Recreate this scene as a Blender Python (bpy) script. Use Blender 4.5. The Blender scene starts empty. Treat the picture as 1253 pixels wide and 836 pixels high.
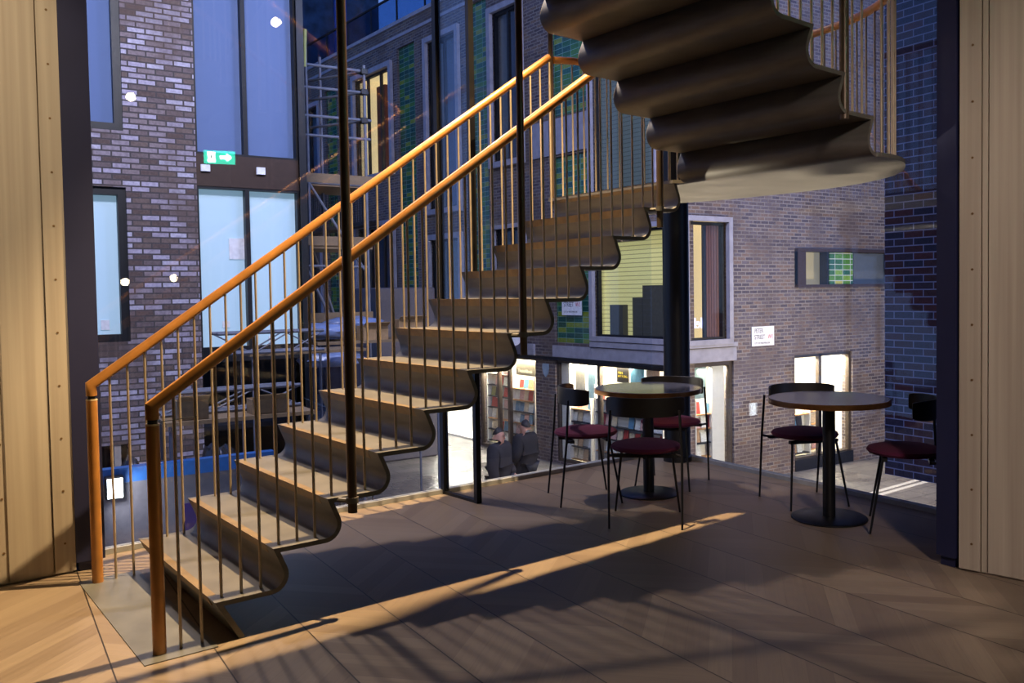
import bpy, bmesh, math, random
from mathutils import Vector, Matrix
random.seed(7)
C = bpy.context.scene.collection
PI = math.pi
sc = bpy.context.scene

# ------------------------------------------------------------------ helpers
OFF = {}
def off(o):
    return OFF.get(o.name, Vector((0, 0, 0))) if o else Vector((0, 0, 0))
def tag(o, label=None, cat=None, group=None, kind=None):
    if label: o['label'] = label
    if cat: o['category'] = cat
    if group: o['group'] = group
    if kind: o['kind'] = kind
    return o
def empty(name, loc=(0, 0, 0), label=None, cat=None, group=None):
    o = bpy.data.objects.new(name, None); C.objects.link(o)
    o.empty_display_size = .1; o.location = loc
    OFF[o.name] = Vector(loc)
    return tag(o, label, cat, group)

class MB:
    def __init__(s, M=None):
        s.v = []; s.f = []; s.M = M
    def add(s, vs, fs):
        n = len(s.v)
        for p in vs:
            p = Vector(p)
            s.v.append(s.M @ p if s.M else p)
        s.f += [tuple(i + n for i in f) for f in fs]
        return s
    def box(s, x0, x1, y0, y1, z0, z1):
        if x0 > x1: x0, x1 = x1, x0
        if y0 > y1: y0, y1 = y1, y0
        if z0 > z1: z0, z1 = z1, z0
        return s.add([(x0,y0,z0),(x1,y0,z0),(x1,y1,z0),(x0,y1,z0),(x0,y0,z1),(x1,y0,z1),(x1,y1,z1),(x0,y1,z1)],
              [(0,3,2,1),(4,5,6,7),(0,1,5,4),(1,2,6,5),(2,3,7,6),(3,0,4,7)])
    def hexa(s, b, t):
        return s.add(list(b) + list(t), [(0,3,2,1),(4,5,6,7),(0,1,5,4),(1,2,6,5),(2,3,7,6),(3,0,4,7)])
    def path(s, pts, r, n=12, cap=True):
        pts = [Vector(p) for p in pts]; rs = r if isinstance(r, (list, tuple)) else [r] * len(pts)
        d0 = (pts[1] - pts[0]).normalized()
        a = Vector((0, 0, 1)) if abs(d0.z) < .9 else Vector((1, 0, 0))
        u = d0.cross(a).normalized(); rings = []
        for i, p in enumerate(pts):
            if i == 0: d = d0; sc_ = 1
            elif i == len(pts) - 1: d = (pts[i] - pts[i-1]).normalized(); sc_ = 1
            else:
                a1 = (pts[i] - pts[i-1]).normalized(); a2 = (pts[i+1] - pts[i]).normalized()
                d = (a1 + a2).normalized(); sc_ = 1 / max(.5, math.cos(a1.angle(a2) / 2))
            u = (u - d * u.dot(d)).normalized(); w = d.cross(u)
            if sc_ > 1.001:   # mitre: stretch in the bend plane
                b = (a2 - a1); b = (b - d * b.dot(d)).normalized()
            ring = []
            for k in range(n):
                t = 2 * PI * k / n; q = u * math.cos(t) * rs[i] + w * math.sin(t) * rs[i]
                if sc_ > 1.001: q = q + b * q.dot(b) * (sc_ - 1)
                ring.append(p + q)
            rings.append(ring)
        vs = [q for ring in rings for q in ring]; fs = []
        for i in range(len(pts) - 1):
            for k in range(n):
                k2 = (k + 1) % n
                fs.append((i*n+k, i*n+k2, (i+1)*n+k2, (i+1)*n+k))
        if cap:
            fs.append(tuple(range(n-1, -1, -1))); fs.append(tuple(range((len(pts)-1)*n, len(pts)*n)))
        return s.add(vs, fs)
    def tube(s, p, q, r, n=12): return s.path([p, q], r, n)
    def lathe(s, prof, c=(0, 0, 0), n=40, sx=1, sy=1):
        vs = []; fs = []; m = len(prof)
        for k in range(n):
            t = 2 * PI * k / n
            for (r, z) in prof: vs.append((c[0] + r*math.cos(t)*sx, c[1] + r*math.sin(t)*sy, c[2] + z))
        for k in range(n):
            k2 = (k + 1) % n
            for j in range(m - 1): fs.append((k*m+j, k2*m+j, k2*m+j+1, k*m+j+1))
        fs.append(tuple(k*m for k in range(n-1, -1, -1))); fs.append(tuple(k*m+m-1 for k in range(n)))
        return s.add(vs, fs)
    def prism(s, poly, z0, z1):
        n = len(poly)
        return s.add([(x, y, z0) for x, y in poly] + [(x, y, z1) for x, y in poly],
              [tuple(range(n-1, -1, -1)), tuple(range(n, 2*n))] + [(i, (i+1) % n, n+(i+1) % n, n+i) for i in range(n)])
    def loft(s, secA, secB):
        """two closed polygons with equal counts"""
        n = len(secA)
        return s.add(list(secA) + list(secB), [(i, (i+1) % n, n+(i+1) % n, n+i) for i in range(n)])
    def build(s, name, mat, parent=None, ang=35, bevel=0, origin=None):
        o_ = off(parent) if parent else Vector(origin or (0, 0, 0))
        me = bpy.data.meshes.new(name)
        me.from_pydata([v - o_ for v in s.v], [], s.f)
        bm = bmesh.new(); bm.from_mesh(me); bmesh.ops.recalc_face_normals(bm, faces=bm.faces); bm.to_mesh(me); bm.free()
        for p in me.polygons: p.use_smooth = True
        me.set_sharp_from_angle(angle=math.radians(ang))
        me.materials.append(mat)
        o = bpy.data.objects.new(name, me); C.objects.link(o)
        if parent: o.parent = parent; OFF[o.name] = o_
        else: o.location = o_; OFF[o.name] = o_
        if bevel:
            b = o.modifiers.new('b', 'BEVEL'); b.width = bevel; b.segments = 2; b.limit_method = 'ANGLE'; b.angle_limit = math.radians(40)
        return o

def text_obj(txt, size, M, mat, parent, ext=.004, name='lettering', align='LEFT', sx=1.0):
    cu = bpy.data.curves.new(name, 'FONT'); cu.body = txt; cu.size = size; cu.extrude = ext; cu.align_x = align
    t = bpy.data.objects.new('tmp', cu); C.objects.link(t)
    bpy.context.view_layer.update()
    me = bpy.data.meshes.new_from_object(t.evaluated_get(bpy.context.evaluated_depsgraph_get()))
    bpy.data.objects.remove(t)
    me.transform(Matrix.Diagonal((sx, 1, 1, 1)))
    me.transform(M); me.transform(Matrix.Translation(-off(parent)))
    if M.to_3x3().determinant() < 0: me.flip_normals()
    me.materials.clear(); me.materials.append(mat); me.name = name
    o = bpy.data.objects.new(name, me); C.objects.link(o); o.parent = parent; OFF[o.name] = off(parent)
    return o

def dup(root, loc, rotz=None, label=None):
    r = root.copy(); C.objects.link(r); r.location = loc
    if rotz is not None: r.rotation_euler = (0, 0, rotz)
    if label: r['label'] = label
    for ch in list(root.children):
        c = ch.copy(); C.objects.link(c); c.parent = r
        for g in ch.children:
            d = g.copy(); C.objects.link(d); d.parent = c
    return r

# ------------------------------------------------------------------ materials
def srgb(r, g, b):
    f = lambda c: (c/255/12.92) if c/255 <= .04045 else ((c/255 + .055)/1.055) ** 2.4
    return (f(r), f(g), f(b), 1)
def newmat(name):
    m = bpy.data.materials.new(name); m.use_nodes = True
    nt = m.node_tree; return m, nt, nt.nodes['Principled BSDF']
def nd(nt, t, **kw):
    n = nt.nodes.new(t)
    for k, v in kw.items():
        if k.startswith('i_'): n.inputs[k[2:].replace('_', ' ')].default_value = v
        else: setattr(n, k, v)
    return n
def mth(nt, op, a, b=None, c=None):
    n = nt.nodes.new('ShaderNodeMath'); n.operation = op
    for i, x in enumerate((a, b, c)):
        if x is None: continue
        if isinstance(x, (int, float)): n.inputs[i].default_value = x
        else: nt.links.new(x, n.inputs[i])
    return n.outputs[0]
def ramp(nt, fac, stops, interp='LINEAR'):
    r = nt.nodes.new('ShaderNodeValToRGB'); r.color_ramp.interpolation = interp
    e = r.color_ramp.elements
    while len(e) < len(stops): e.new(1)
    for i, (p, c) in enumerate(stops): e[i].position = p; e[i].color = c
    nt.links.new(fac, r.inputs[0]); return r.outputs[0]
def simple(name, col, rough=.6, metal=0, var=.12, scale=18, bump=.0, spec=.5, stretch=None, coat=0):
    m, nt, b = newmat(name)
    tc = nd(nt, 'ShaderNodeTexCoord'); src = tc.outputs['Object']
    if stretch:
        mp = nd(nt, 'ShaderNodeMapping'); mp.inputs['Scale'].default_value = stretch
        nt.links.new(src, mp.inputs[0]); src = mp.outputs[0]
    ns = nd(nt, 'ShaderNodeTexNoise'); ns.inputs['Scale'].default_value = scale; ns.inputs['Detail'].default_value = 5
    nt.links.new(src, ns.inputs['Vector'])
    lo = tuple(c*(1-var) for c in col[:3]) + (1,); hi = tuple(min(1, c*(1+var)) for c in col[:3]) + (1,)
    nt.links.new(ramp(nt, ns.outputs['Fac'], [(.3, lo), (.7, hi)]), b.inputs['Base Color'])
    nt.links.new(mth(nt, 'MULTIPLY_ADD', ns.outputs['Fac'], .2*rough, rough*.9), b.inputs['Roughness'])
    b.inputs['Metallic'].default_value = metal; b.inputs['Specular IOR Level'].default_value = spec
    b.inputs['Coat Weight'].default_value = coat
    if bump:
        bp = nd(nt, 'ShaderNodeBump'); bp.inputs['Strength'].default_value = bump; bp.inputs['Distance'].default_value = .01
        nt.links.new(ns.outputs['Fac'], bp.inputs['Height']); nt.links.new(bp.outputs[0], b.inputs['Normal'])
    return m
def emis(name, col, strength):
    m, nt, b = newmat(name)
    b.inputs['Base Color'].default_value = (.8*col[0], .8*col[1], .8*col[2], 1)
    b.inputs['Emission Color'].default_value = col; b.inputs['Emission Strength'].default_value = strength
    return m
def glassmat(name, tint=(.93, .96, 1, 1), ior=1.5, k=1.0, rough=0.0):
    m, nt, b = newmat(name); nt.nodes.remove(b)
    out = nt.nodes['Material Output']
    tr = nd(nt, 'ShaderNodeBsdfTransparent'); tr.inputs[0].default_value = tint
    gl = nd(nt, 'ShaderNodeBsdfGlossy'); gl.inputs['Roughness'].default_value = rough
    lw = nd(nt, 'ShaderNodeLayerWeight'); lw.inputs[0].default_value = .5
    schlick = mth(nt, 'MULTIPLY_ADD', mth(nt, 'POWER', lw.outputs['Facing'], 5), .96, .04)
    mx = nd(nt, 'ShaderNodeMixShader')
    nt.links.new(mth(nt, 'MULTIPLY', schlick, k), mx.inputs[0])
    nt.links.new(tr.outputs[0], mx.inputs[1]); nt.links.new(gl.outputs[0], mx.inputs[2]); nt.links.new(mx.outputs[0], out.inputs[0])
    return m
def brick(name, cols, mortar, bw=.225, bh=.075, ms=.01, rough=.85, off_=.5, bump=.3, blot=None, spec=.3):
    """wall coordinates: x(+y) along the wall, z up, in object space"""
    m, nt, b = newmat(name)
    tc = nd(nt, 'ShaderNodeTexCoord'); sp = nd(nt, 'ShaderNodeSeparateXYZ'); nt.links.new(tc.outputs['Object'], sp.inputs[0])
    cb = nd(nt, 'ShaderNodeCombineXYZ')
    nt.links.new(mth(nt, 'ADD', sp.outputs[0], sp.outputs[1]), cb.inputs[0]); nt.links.new(sp.outputs[2], cb.inputs[1])
    br = nd(nt, 'ShaderNodeTexBrick'); br.offset = off_; br.inputs['Scale'].default_value = 1
    br.inputs['Brick Width'].default_value = bw; br.inputs['Row Height'].default_value = bh
    br.inputs['Mortar Size'].default_value = ms; br.inputs['Mortar Smooth'].default_value = .1
    br.inputs['Color1'].default_value = (0, 0, 0, 1); br.inputs['Color2'].default_value = (1, 1, 1, 1); br.inputs['Mortar'].default_value = (0, 0, 0, 1)
    nt.links.new(cb.outputs[0], br.inputs['Vector'])
    n = len(cols)
    col = ramp(nt, br.outputs['Color'], [(i/n, c) for i, c in enumerate(cols)], 'CONSTANT')
    ns = nd(nt, 'ShaderNodeTexNoise'); ns.inputs['Scale'].default_value = 25; ns.inputs['Detail'].default_value = 6
    nt.links.new(tc.outputs['Object'], ns.inputs['Vector'])
    mx = nd(nt, 'ShaderNodeMix', data_type='RGBA', blend_type='MULTIPLY'); mx.inputs[0].default_value = .7
    nt.links.new(col, mx.inputs[6]); nt.links.new(ramp(nt, ns.outputs['Fac'], [(.3, (.55, .55, .55, 1)), (.65, (1.1, 1.1, 1.1, 1))]), mx.inputs[7])
    mx2 = nd(nt, 'ShaderNodeMix', data_type='RGBA'); nt.links.new(br.outputs['Fac'], mx2.inputs[0])
    nt.links.new(mx.outputs[2], mx2.inputs[6]); mx2.inputs[7].default_value = mortar
    fin = mx2.outputs[2]
    if blot:
        n2 = nd(nt, 'ShaderNodeTexNoise'); n2.inputs['Scale'].default_value = 1.1; n2.inputs['Detail'].default_value = 3
        nt.links.new(tc.outputs['Object'], n2.inputs['Vector'])
        m3 = nd(nt, 'ShaderNodeMix', data_type='RGBA'); m3.inputs[7].default_value = blot
        nt.links.new(mth(nt, 'MULTIPLY', ramp(nt, n2.outputs['Fac'], [(.48, (0,0,0,1)), (.6, (1,1,1,1))]), .55), m3.inputs[0])
        nt.links.new(fin, m3.inputs[6]); fin = m3.outputs[2]
    nt.links.new(fin, b.inputs['Base Color']); b.inputs['Roughness'].default_value = rough; b.inputs['Specular IOR Level'].default_value = spec
    bp = nd(nt, 'ShaderNodeBump'); bp.inputs['Strength'].default_value = bump; bp.inputs['Distance'].default_value = .01; bp.invert = True
    nt.links.new(br.outputs['Fac'], bp.inputs['Height']); nt.links.new(bp.outputs[0], b.inputs['Normal'])
    return m

def floor_material():
    m, nt, b = newmat('chevron_oak')
    tc = nd(nt, 'ShaderNodeTexCoord'); sp = nd(nt, 'ShaderNodeSeparateXYZ'); nt.links.new(tc.outputs['Object'], sp.inputs[0])
    W = .363
    X = mth(nt, 'DIVIDE', mth(nt, 'SUBTRACT', sp.outputs[0], .372 - W*20), W)
    col = mth(nt, 'FLOOR', X); fx = mth(nt, 'FRACT', X)
    pp = mth(nt, 'PINGPONG', X, 1.0)
    v = mth(nt, 'ADD', sp.outputs[1], mth(nt, 'MULTIPLY', pp, W))
    pw = .128
    V = mth(nt, 'DIVIDE', v, pw); idx = mth(nt, 'FLOOR', V); fv = mth(nt, 'FRACT', V)
    wn = nd(nt, 'ShaderNodeTexWhiteNoise', noise_dimensions='2D'); cb = nd(nt, 'ShaderNodeCombineXYZ')
    nt.links.new(col, cb.inputs[0]); nt.links.new(idx, cb.inputs[1]); nt.links.new(cb.outputs[0], wn.inputs['Vector'])
    # grain along plank: across = fv, along = y -/+ x
    sgn = mth(nt, 'MULTIPLY_ADD', mth(nt, 'MODULO', col, 2), -2, 1)
    along = mth(nt, 'SUBTRACT', sp.outputs[1], mth(nt, 'MULTIPLY', sp.outputs[0], sgn))
    gv = nd(nt, 'ShaderNodeCombineXYZ'); nt.links.new(mth(nt, 'MULTIPLY', v, 60), gv.inputs[0]); nt.links.new(mth(nt, 'MULTIPLY', along, 2.2), gv.inputs[1])
    nt.links.new(mth(nt, 'MULTIPLY', wn.outputs['Value'], 37), gv.inputs[2])
    gn = nd(nt, 'ShaderNodeTexNoise'); gn.inputs['Scale'].default_value = 1; gn.inputs['Detail'].default_value = 4; gn.inputs['Distortion'].default_value = .6
    nt.links.new(gv.outputs[0], gn.inputs['Vector'])
    base = ramp(nt, wn.outputs['Value'], [(0, srgb(117, 100, 84)), (.5, srgb(125, 108, 91)), (1, srgb(134, 117, 99))])
    mx = nd(nt, 'ShaderNodeMix', data_type='RGBA', blend_type='MULTIPLY'); mx.inputs[0].default_value = .8
    nt.links.new(base, mx.inputs[6]); nt.links.new(ramp(nt, gn.outputs['Fac'], [(.3, (.78, .77, .76, 1)), (.62, (1, 1, 1, 1))]), mx.inputs[7])
    seam = mth(nt, 'MAXIMUM', mth(nt, 'LESS_THAN', fx, .016), mth(nt, 'MULTIPLY', mth(nt, 'LESS_THAN', fv, .02), .22))
    m2 = nd(nt, 'ShaderNodeMix', data_type='RGBA'); m2.inputs[7].default_value = srgb(38, 30, 24)
    nt.links.new(seam, m2.inputs[0]); nt.links.new(mx.outputs[2], m2.inputs[6])
    nt.links.new(m2.outputs[2], b.inputs['Base Color'])
    nt.links.new(mth(nt, 'MULTIPLY_ADD', gn.outputs['Fac'], .18, .34), b.inputs['Roughness'])
    bp = nd(nt, 'ShaderNodeBump'); bp.inputs['Strength'].default_value = .25; bp.inputs['Distance'].default_value = .003; bp.invert = True
    nt.links.new(seam, bp.inputs['Height']); nt.links.new(bp.outputs[0], b.inputs['Normal'])
    return m

def panel_material():
    m, nt, b = newmat('pale_ply_panel')
    tc = nd(nt, 'ShaderNodeTexCoord'); mp = nd(nt, 'ShaderNodeMapping'); mp.inputs['Scale'].default_value = (26, 26, .5)
    nt.links.new(tc.outputs['Object'], mp.inputs[0])
    ns = nd(nt, 'ShaderNodeTexNoise'); ns.inputs['Scale'].default_value = 1; ns.inputs['Detail'].default_value = 5
    nt.links.new(mp.outputs[0], ns.inputs['Vector'])
    nt.links.new(ramp(nt, ns.outputs['Fac'], [(.3, srgb(158, 144, 128)), (.7, srgb(180, 167, 150))]), b.inputs['Base Color'])
    b.inputs['Roughness'].default_value = .5
    return m

M = {}
M['floor'] = floor_material()
M['panel'] = panel_material()
M['steel'] = simple('patinated_steel', (.125, .113, .098, 1), .5, .25, .2, 6, .02, stretch=(1, 1, 5))
M['steel_dark'] = simple('dark_bronze_steel', (.10, .068, .045, 1), .38, .45, .15, 10)
M['rod'] = simple('bronze_rod', (.44, .35, .25, 1), .38, .35, .12, 20)
M['leather'] = simple('tan_saddle_leather', srgb(172, 115, 54), .38, 0, .14, 14, .05, coat=.25)
M['stitch'] = simple('pale_stitch', srgb(205, 180, 140), .7)
M['navy'] = simple('navy_paint', srgb(26, 28, 62), .55, 0, .1, 3)
M['black'] = simple('black_metal', (.006, .006, .008, 1), .4, .2, .2, 8)
M['blackwood'] = simple('black_stained_wood', (.018, .015, .013, 1), .42, 0, .2, 12)
M['plum'] = simple('plum_wool', srgb(80, 14, 50), .95, 0, .25, 160, .3)
M['stone_top'] = simple('grey_stone_top', srgb(112, 112, 126), .13, 0, .25, 140)
M['bronze'] = simple('bronze_edge', srgb(140, 98, 60), .3, .85, .15, 20)
M['plate'] = simple('steel_floor_plate', (.15, .145, .135, 1), .42, .3, .2, 5)
M['glass'] = glassmat('clear_glass', (.955, .975, .985, 1), 1.52, .95)
M['channel'] = simple('pale_glazing_channel', srgb(150, 150, 150), .5, .2)
M['plaster'] = simple('dark_plaster', srgb(60, 55, 50), .9)
M['ext_dark'] = simple('dark_window_frame', (.006, .006, .008, 1), .5, .1)
M['ext_brown'] = simple('bronze_cladding', srgb(62, 44, 34), .5, .2)
M['stone'] = simple('pale_stone', srgb(150, 148, 158), .8, 0, .15, 6)
M['street'] = None

# ------------------------------------------------------------------ camera
f_px, pit, roll, yaw, H = 1059.0814, .0363985, -.0146631, .5938447, 1.4063131
cy, sy = math.cos(yaw), math.sin(yaw)
fw = Vector((sy*math.cos(pit), cy*math.cos(pit), -math.sin(pit)))
rt0 = Vector((cy, -sy, 0)); up0 = rt0.cross(fw)
rt = rt0*math.cos(roll) + up0*math.sin(roll); up = -rt0*math.sin(roll) + up0*math.cos(roll)
cd = bpy.data.cameras.new('camera'); cam = bpy.data.objects.new('camera', cd); C.objects.link(cam)
R3 = Matrix((rt, up, -fw)).transposed()
cam.matrix_world = Matrix.Translation((0, 0, H)) @ R3.to_4x4()
cd.sensor_width = 36; cd.lens = f_px/1253*36; cd.shift_x = -63.49/1253; cd.shift_y = -21.34/1253
cd.clip_start = .05; cd.clip_end = 300
sc.camera = cam
def at_y(px, py, Y):
    """the point of the plane y = Y that was measured at this place of the photograph"""
    d = fw + rt*((px - 690)/f_px) - up*((py - 396.66)/f_px); t = Y/d.y
    return Vector((0, 0, H)) + d*t

# ------------------------------------------------------------------ the room
def struct(name, mb, mat, bevel=0):
    return tag(mb.build(name, mat, bevel=bevel), kind='structure')
CA, SA = math.cos(.0898), math.sin(.0898)
# floor polygon up to the two glass lines
struct('floor', MB().prism([(-5, -6), (7.0, -6), (5.6, -3.6), (4.55, -.0), (4.06, 2.42), (4.90, 2.52), (4.90, 5.70), (4.75, 5.69), (.5, 5.325), (.36, 5.1), (-5, 4.62)], -.3, 0), M['floor'])
# left timber panelled wall (parallel to the stair)
ML = Matrix.Translation((.372, 5.085, 0)) @ Matrix.Rotation(.0898, 4, 'Z')      # local x along the wall, -y faces the room
wl = MB(ML); wl.box(-5.3, -.012, .012, .16, -.0, 6)
for a, b_ in ((-5.3, -2.6), (-2.59, -1.36), (-1.35, -.302), (-.29, -.10)): wl.box(a, b_, 0, .012, 0.012, 6)
wl.box(-.094, 0, -.006, .012, .012, 6)
struct('wall_left', wl, M['panel'])
rv = MB(ML)
for k in range(22):
    for xx in (-.047, -.196-.115):
        rv.lathe([(.0001, -.001), (.006, -.001), (.006, .001), (.0001, .001)], (0, 0, 0), 8)
        n = 16; seg = rv.v[-32:]
        rv.v = rv.v[:-32]; rv.f = rv.f[:-(8*3+2)]
        rv.tube((xx, -.0075 if xx > -.1 else -.0015, .16 + k*.27), (xx, .004, .16 + k*.27), .006, 8)
M['rivet'] = simple('brass_rivet', srgb(120, 92, 60), .5, .4)
struct('trim_1', rv, M['rivet'])
nb = MB(ML); nb.box(.0, .135, -.012, .235, .05, 6); nb.box(.012, .125, .0, .235, 0, .05)
struct('trim_2', nb, M['navy'])
gapm = MB(ML); gapm.box(-.012, .0, .005, .2, 0, 6); struct('trim_3', gapm, M['black'])
# right timber panelled wall, splayed
MR = Matrix.Translation((4.0, 2.44, 0)) @ Matrix.Rotation(math.atan2(-.972, .233), 4, 'Z')   # local x runs towards the camera, local -y faces the room
wr = MB(MR)
wr.box(.0, 8.5, .012, .16, 0, 6); wr.box(.0, .098, -.006, .012, .01, 6)
for a, b_ in ((.104, .128), (.134, .372), (.384, 1.3), (1.31, 2.6), (2.61, 8.5)): wr.box(a, b_, 0, .012, .01, 6)
struct('wall_right', wr, M['panel'])
rv = MB(MR)
for k in range(22): rv.tube((.06, -.0085, .14 + k*.27), (.06, .004, .14 + k*.27), .006, 8)
struct('trim_4', rv, M['rivet'])
nb = MB(); nb.box(3.992, 4.93, 2.455, 2.56, .05, 6); nb.box(4.01, 4.93, 2.47, 2.545, 0, .05)
struct('trim_5', nb, M['navy'])
# closing walls, ceiling and the upper floor the stair leads to
struct('wall_back', MB().box(-5.2, 7.2, -6.15, -6, 0, 6), M['plaster'])
struct('wall_west', MB().box(-5.2, -5.05, -6, 4.7, 0, 6), M['plaster'])
struct('ceiling', MB().box(-5.2, 7.2, -6.15, 5.75, 6, 6.2), M['plaster'])
struct('upper_floor', MB().box(-5.05, .93, -6, 3.76, 3.97, 4.2), M['plaster'])

# glazed walls
MG = Matrix.Translation((.5, 5.345, 0)) @ Matrix.Rotation(.083, 4, 'Z')
g1 = empty('window_1', (.5, 5.345, 0)); tag(g1, kind='structure')
MB(MG).box(.0, 2.18, 0, .015, .03, 6).build('pane', M['glass'], g1)
MB(MG).box(2.2, 4.27, 0, .015, .03, 6).build('pane', M['glass'], g1)
MB(MG).box(0, 4.27, -.02, .04, 0, .03).build('sill', M['channel'], g1)
g2 = empty('window_2', (4.9, 2.56, 0)); tag(g2, kind='structure')
MB().box(4.89, 4.905, 2.56, 5.65, .03, 6).build('pane', M['glass'], g2)
MB().box(4.87, 4.93, 2.56, 5.68, 0, .03).build('sill', M['channel'], g2)
# slim black framed fin standing square to the glass
MF = Matrix.Translation((2.685, 5.52, 0)) @ Matrix.Rotation(.083 + .05, 4, 'Z')
fin = empty('glass_fin', (2.685, 5.52, 0), 'slim black framed glass fin rising floor to ceiling behind the stair', 'fin')
MB(MF).box(-.022, .022, -.03, .012, 0, 6).build('post', M['black'], fin)
MB(MF).box(-.02, .02, -.42, -.385, 0, 6).build('post', M['black'], fin)
MB(MF).box(-.018, .018, -.39, -.03, 0, .02).build('bottom_rail', M['black'], fin)
MB(MF).box(-.006, .006, -.39, -.03, .02, 6).build('pane', M['glass'], fin)
# round black corner column
col = MB().lathe([(.001, .0), (.118, .0), (.118, .04), (.108, .045), (.108, 5.99), (.001, 5.99)], (4.765, 5.40, 0), 40).build('column', M['black'], origin=(4.765, 5.40, 0))
tag(col, 'round black structural column in the glass corner behind the first table', 'column')

# ------------------------------------------------------------------ staircase
Rr, G, T = .172, .2445, .02
X0, Y0, W0, W1 = .7509, 3.6633, 1.2335, -.00555
def Lp(u, v, z): return Vector((X0 + u*CA - v*SA, Y0 + u*SA + v*CA, z))
def Wd(u): return W0 + W1*u/G
UO = Vector((3.478, 3.858)); UG = .2545
ud = Vector((-.9936, -.113)); un = Vector((.113, -.9936)); UW = 1.22
def Up(u, v, z): p = UO + ud*u + un*v; return Vector((p.x, p.y, z))
def prof(g, full=True, rad=.056, back=.012):
    cu, cz = g - back, rad
    d = Vector((g - cu, Rr - cz)); th = math.atan2(d.y, d.x) - math.acos(rad/d.length)
    k = T*(1 + math.sin(th))/math.cos(th)
    inn, out = [], []
    if full: inn += [(0, 0), (.004, 0), (cu - .006, 0)]; out += [(k, -T), (k + .003, -T), (cu - .006, -T)]
    for i in range(11):
        a = -PI/2 + (th + PI/2)*i/10
        inn.append((cu + rad*math.cos(a), cz + rad*math.sin(a))); out.append((cu + (rad+T)*math.cos(a), cz + (rad+T)*math.sin(a)))
    p1, p2 = inn[-1], (g, Rr); q1, q2 = out[-1], (g + k, Rr - T)
    for t_ in (.08, 1): inn.append((p1[0]+(p2[0]-p1[0])*t_, p1[1]+(p2[1]-p1[1])*t_)); out.append((q1[0]+(q2[0]-q1[0])*t_, q1[1]+(q2[1]-q1[1])*t_))
    return inn, out
stair = empty('staircase', (.6, 4.3, 0), 'folded steel staircase with tan leather handrails turning back over a rounded landing', 'staircase')
inn, out = prof(G)
# base plate, first riser
bp_ = [Lp(-.275, -.03, 0), Lp(-.0, -.03, 0), Lp(-.0, W0 + .02, 0), Lp(-.275, W0 + .02, 0)]
MB().hexa([p + Vector((0, 0, .0005)) for p in bp_], [p + Vector((0, 0, .004)) for p in bp_]).build('base_plate', M['plate'], stair)
sec = [(0, Rr), (.092, .004), (.118, .004), (.035, Rr - T)]
a = [Lp(u, 0, z) for u, z in sec]; b_ = [Lp(u, W0, z) for u, z in sec]
MB().add(a + b_, [(0,1,2,3), (7,6,5,4), (0,1,5,4), (1,2,6,5), (2,3,7,6), (3,0,4,7)]).build('step', M['steel'], stair)
def step(P, u0, z0, inn, out, w0, w1):
    n = len(inn); m = MB()
    A = [P(u0+u, 0, z0+z) for u, z in inn] + [P(u0+u, 0, z0+z) for u, z in reversed(out)]
    B = [P(u0+u, w0 + (w1-w0)*u/G, z0+z) for u, z in inn] + [P(u0+u, w0 + (w1-w0)*u/G, z0+z) for u, z in reversed(out)]
    N = 2*n
    fs = [(i, (i+1) % N, N+(i+1) % N, N+i) for i in range(N)]
    for i in range(n - 1):
        fs.append((i, i+1, N-2-i, N-1-i)); fs.append((N+i, N+i+1, N+N-2-i, N+N-1-i))
    return m.add(A + B, fs)
for k in range(1, 12):
    step(Lp, (k-1)*G, k*Rr, inn, out, Wd((k-1)*G), Wd(k*G)).build('step', M['steel'], stair)
innU, outU = prof(UG)
# brass contrast strips let into each nosing
M['brass'] = simple('bronze_nosing', srgb(124, 102, 70), .5, .3, .2, 20)
th_ = math.atan2(inn[-1][1] - inn[-2][1], inn[-1][0] - inn[-2][0])
for k in range(1, 13):
    u0 = (k-1)*G; va, vb = .10, Wd(u0) - .035
    du, dz = -math.cos(th_), -math.sin(th_)
    m = MB()
    q = [(-.0012, .0012), (.034, .0012), (.034, -.004), (du*.045 + .004, dz*.045), (du*.045 - .0012, dz*.045)]
    A_ = [Lp(u0 + a, va, k*Rr + b) for a, b in q]; B_ = [Lp(u0 + a, vb, k*Rr + b) for a, b in q]
    m.add(A_ + B_, [(0,1,2,3,4), (9,8,7,6,5)] + [(i, (i+1) % 5, 5 + (i+1) % 5, 5 + i) for i in range(5)])
    m.build('nosing_strip', M['brass'], stair)
for k in range(13, 23):
    step(Up, (k-13)*UG, k*Rr, innU, outU, UW, UW).build('step', M['steel'], stair)
i3, o3 = prof(UG, full=False)
step(Up, -UG, 12*Rr, i3, o3, UW, UW).build('step', M['steel'], stair)
# rounded landing
ZL = 12*Rr
arc = [(3.324, 5.095), (3.62, 5.10), (3.90, 5.03), (4.14, 4.90), (4.30, 4.69), (4.41, 4.37), (4.475, 4.03), (4.52, 3.74), (4.50, 3.42), (4.40, 3.14), (4.28, 2.965), (4.13, 2.83), (3.94, 2.70), (3.78, 2.645), (3.65, 2.635)]
def smooth_open(pts, it=2):
    for _ in range(it):
        q = [pts[0]]
        for a, b in zip(pts, pts[1:]):
            q += [(a[0]*.75+b[0]*.25, a[1]*.75+b[1]*.25), (a[0]*.25+b[0]*.75, a[1]*.25+b[1]*.75)]
        pts = q + [pts[-1]]
    return pts
arcS = smooth_open(arc)
u12 = 11*G
n12f, n12n = Lp(u12, Wd(u12), 0), Lp(u12, 0, 0)
inner = [Up(-.012, UW, 0), Up(-.012, 0, 0), n12n, n12f]
poly = [(p[0], p[1]) for p in arcS] + [(p.x, p.y) for p in inner]
MB().prism(poly, ZL - T, ZL).build('landing', M['steel'], stair)
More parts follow.
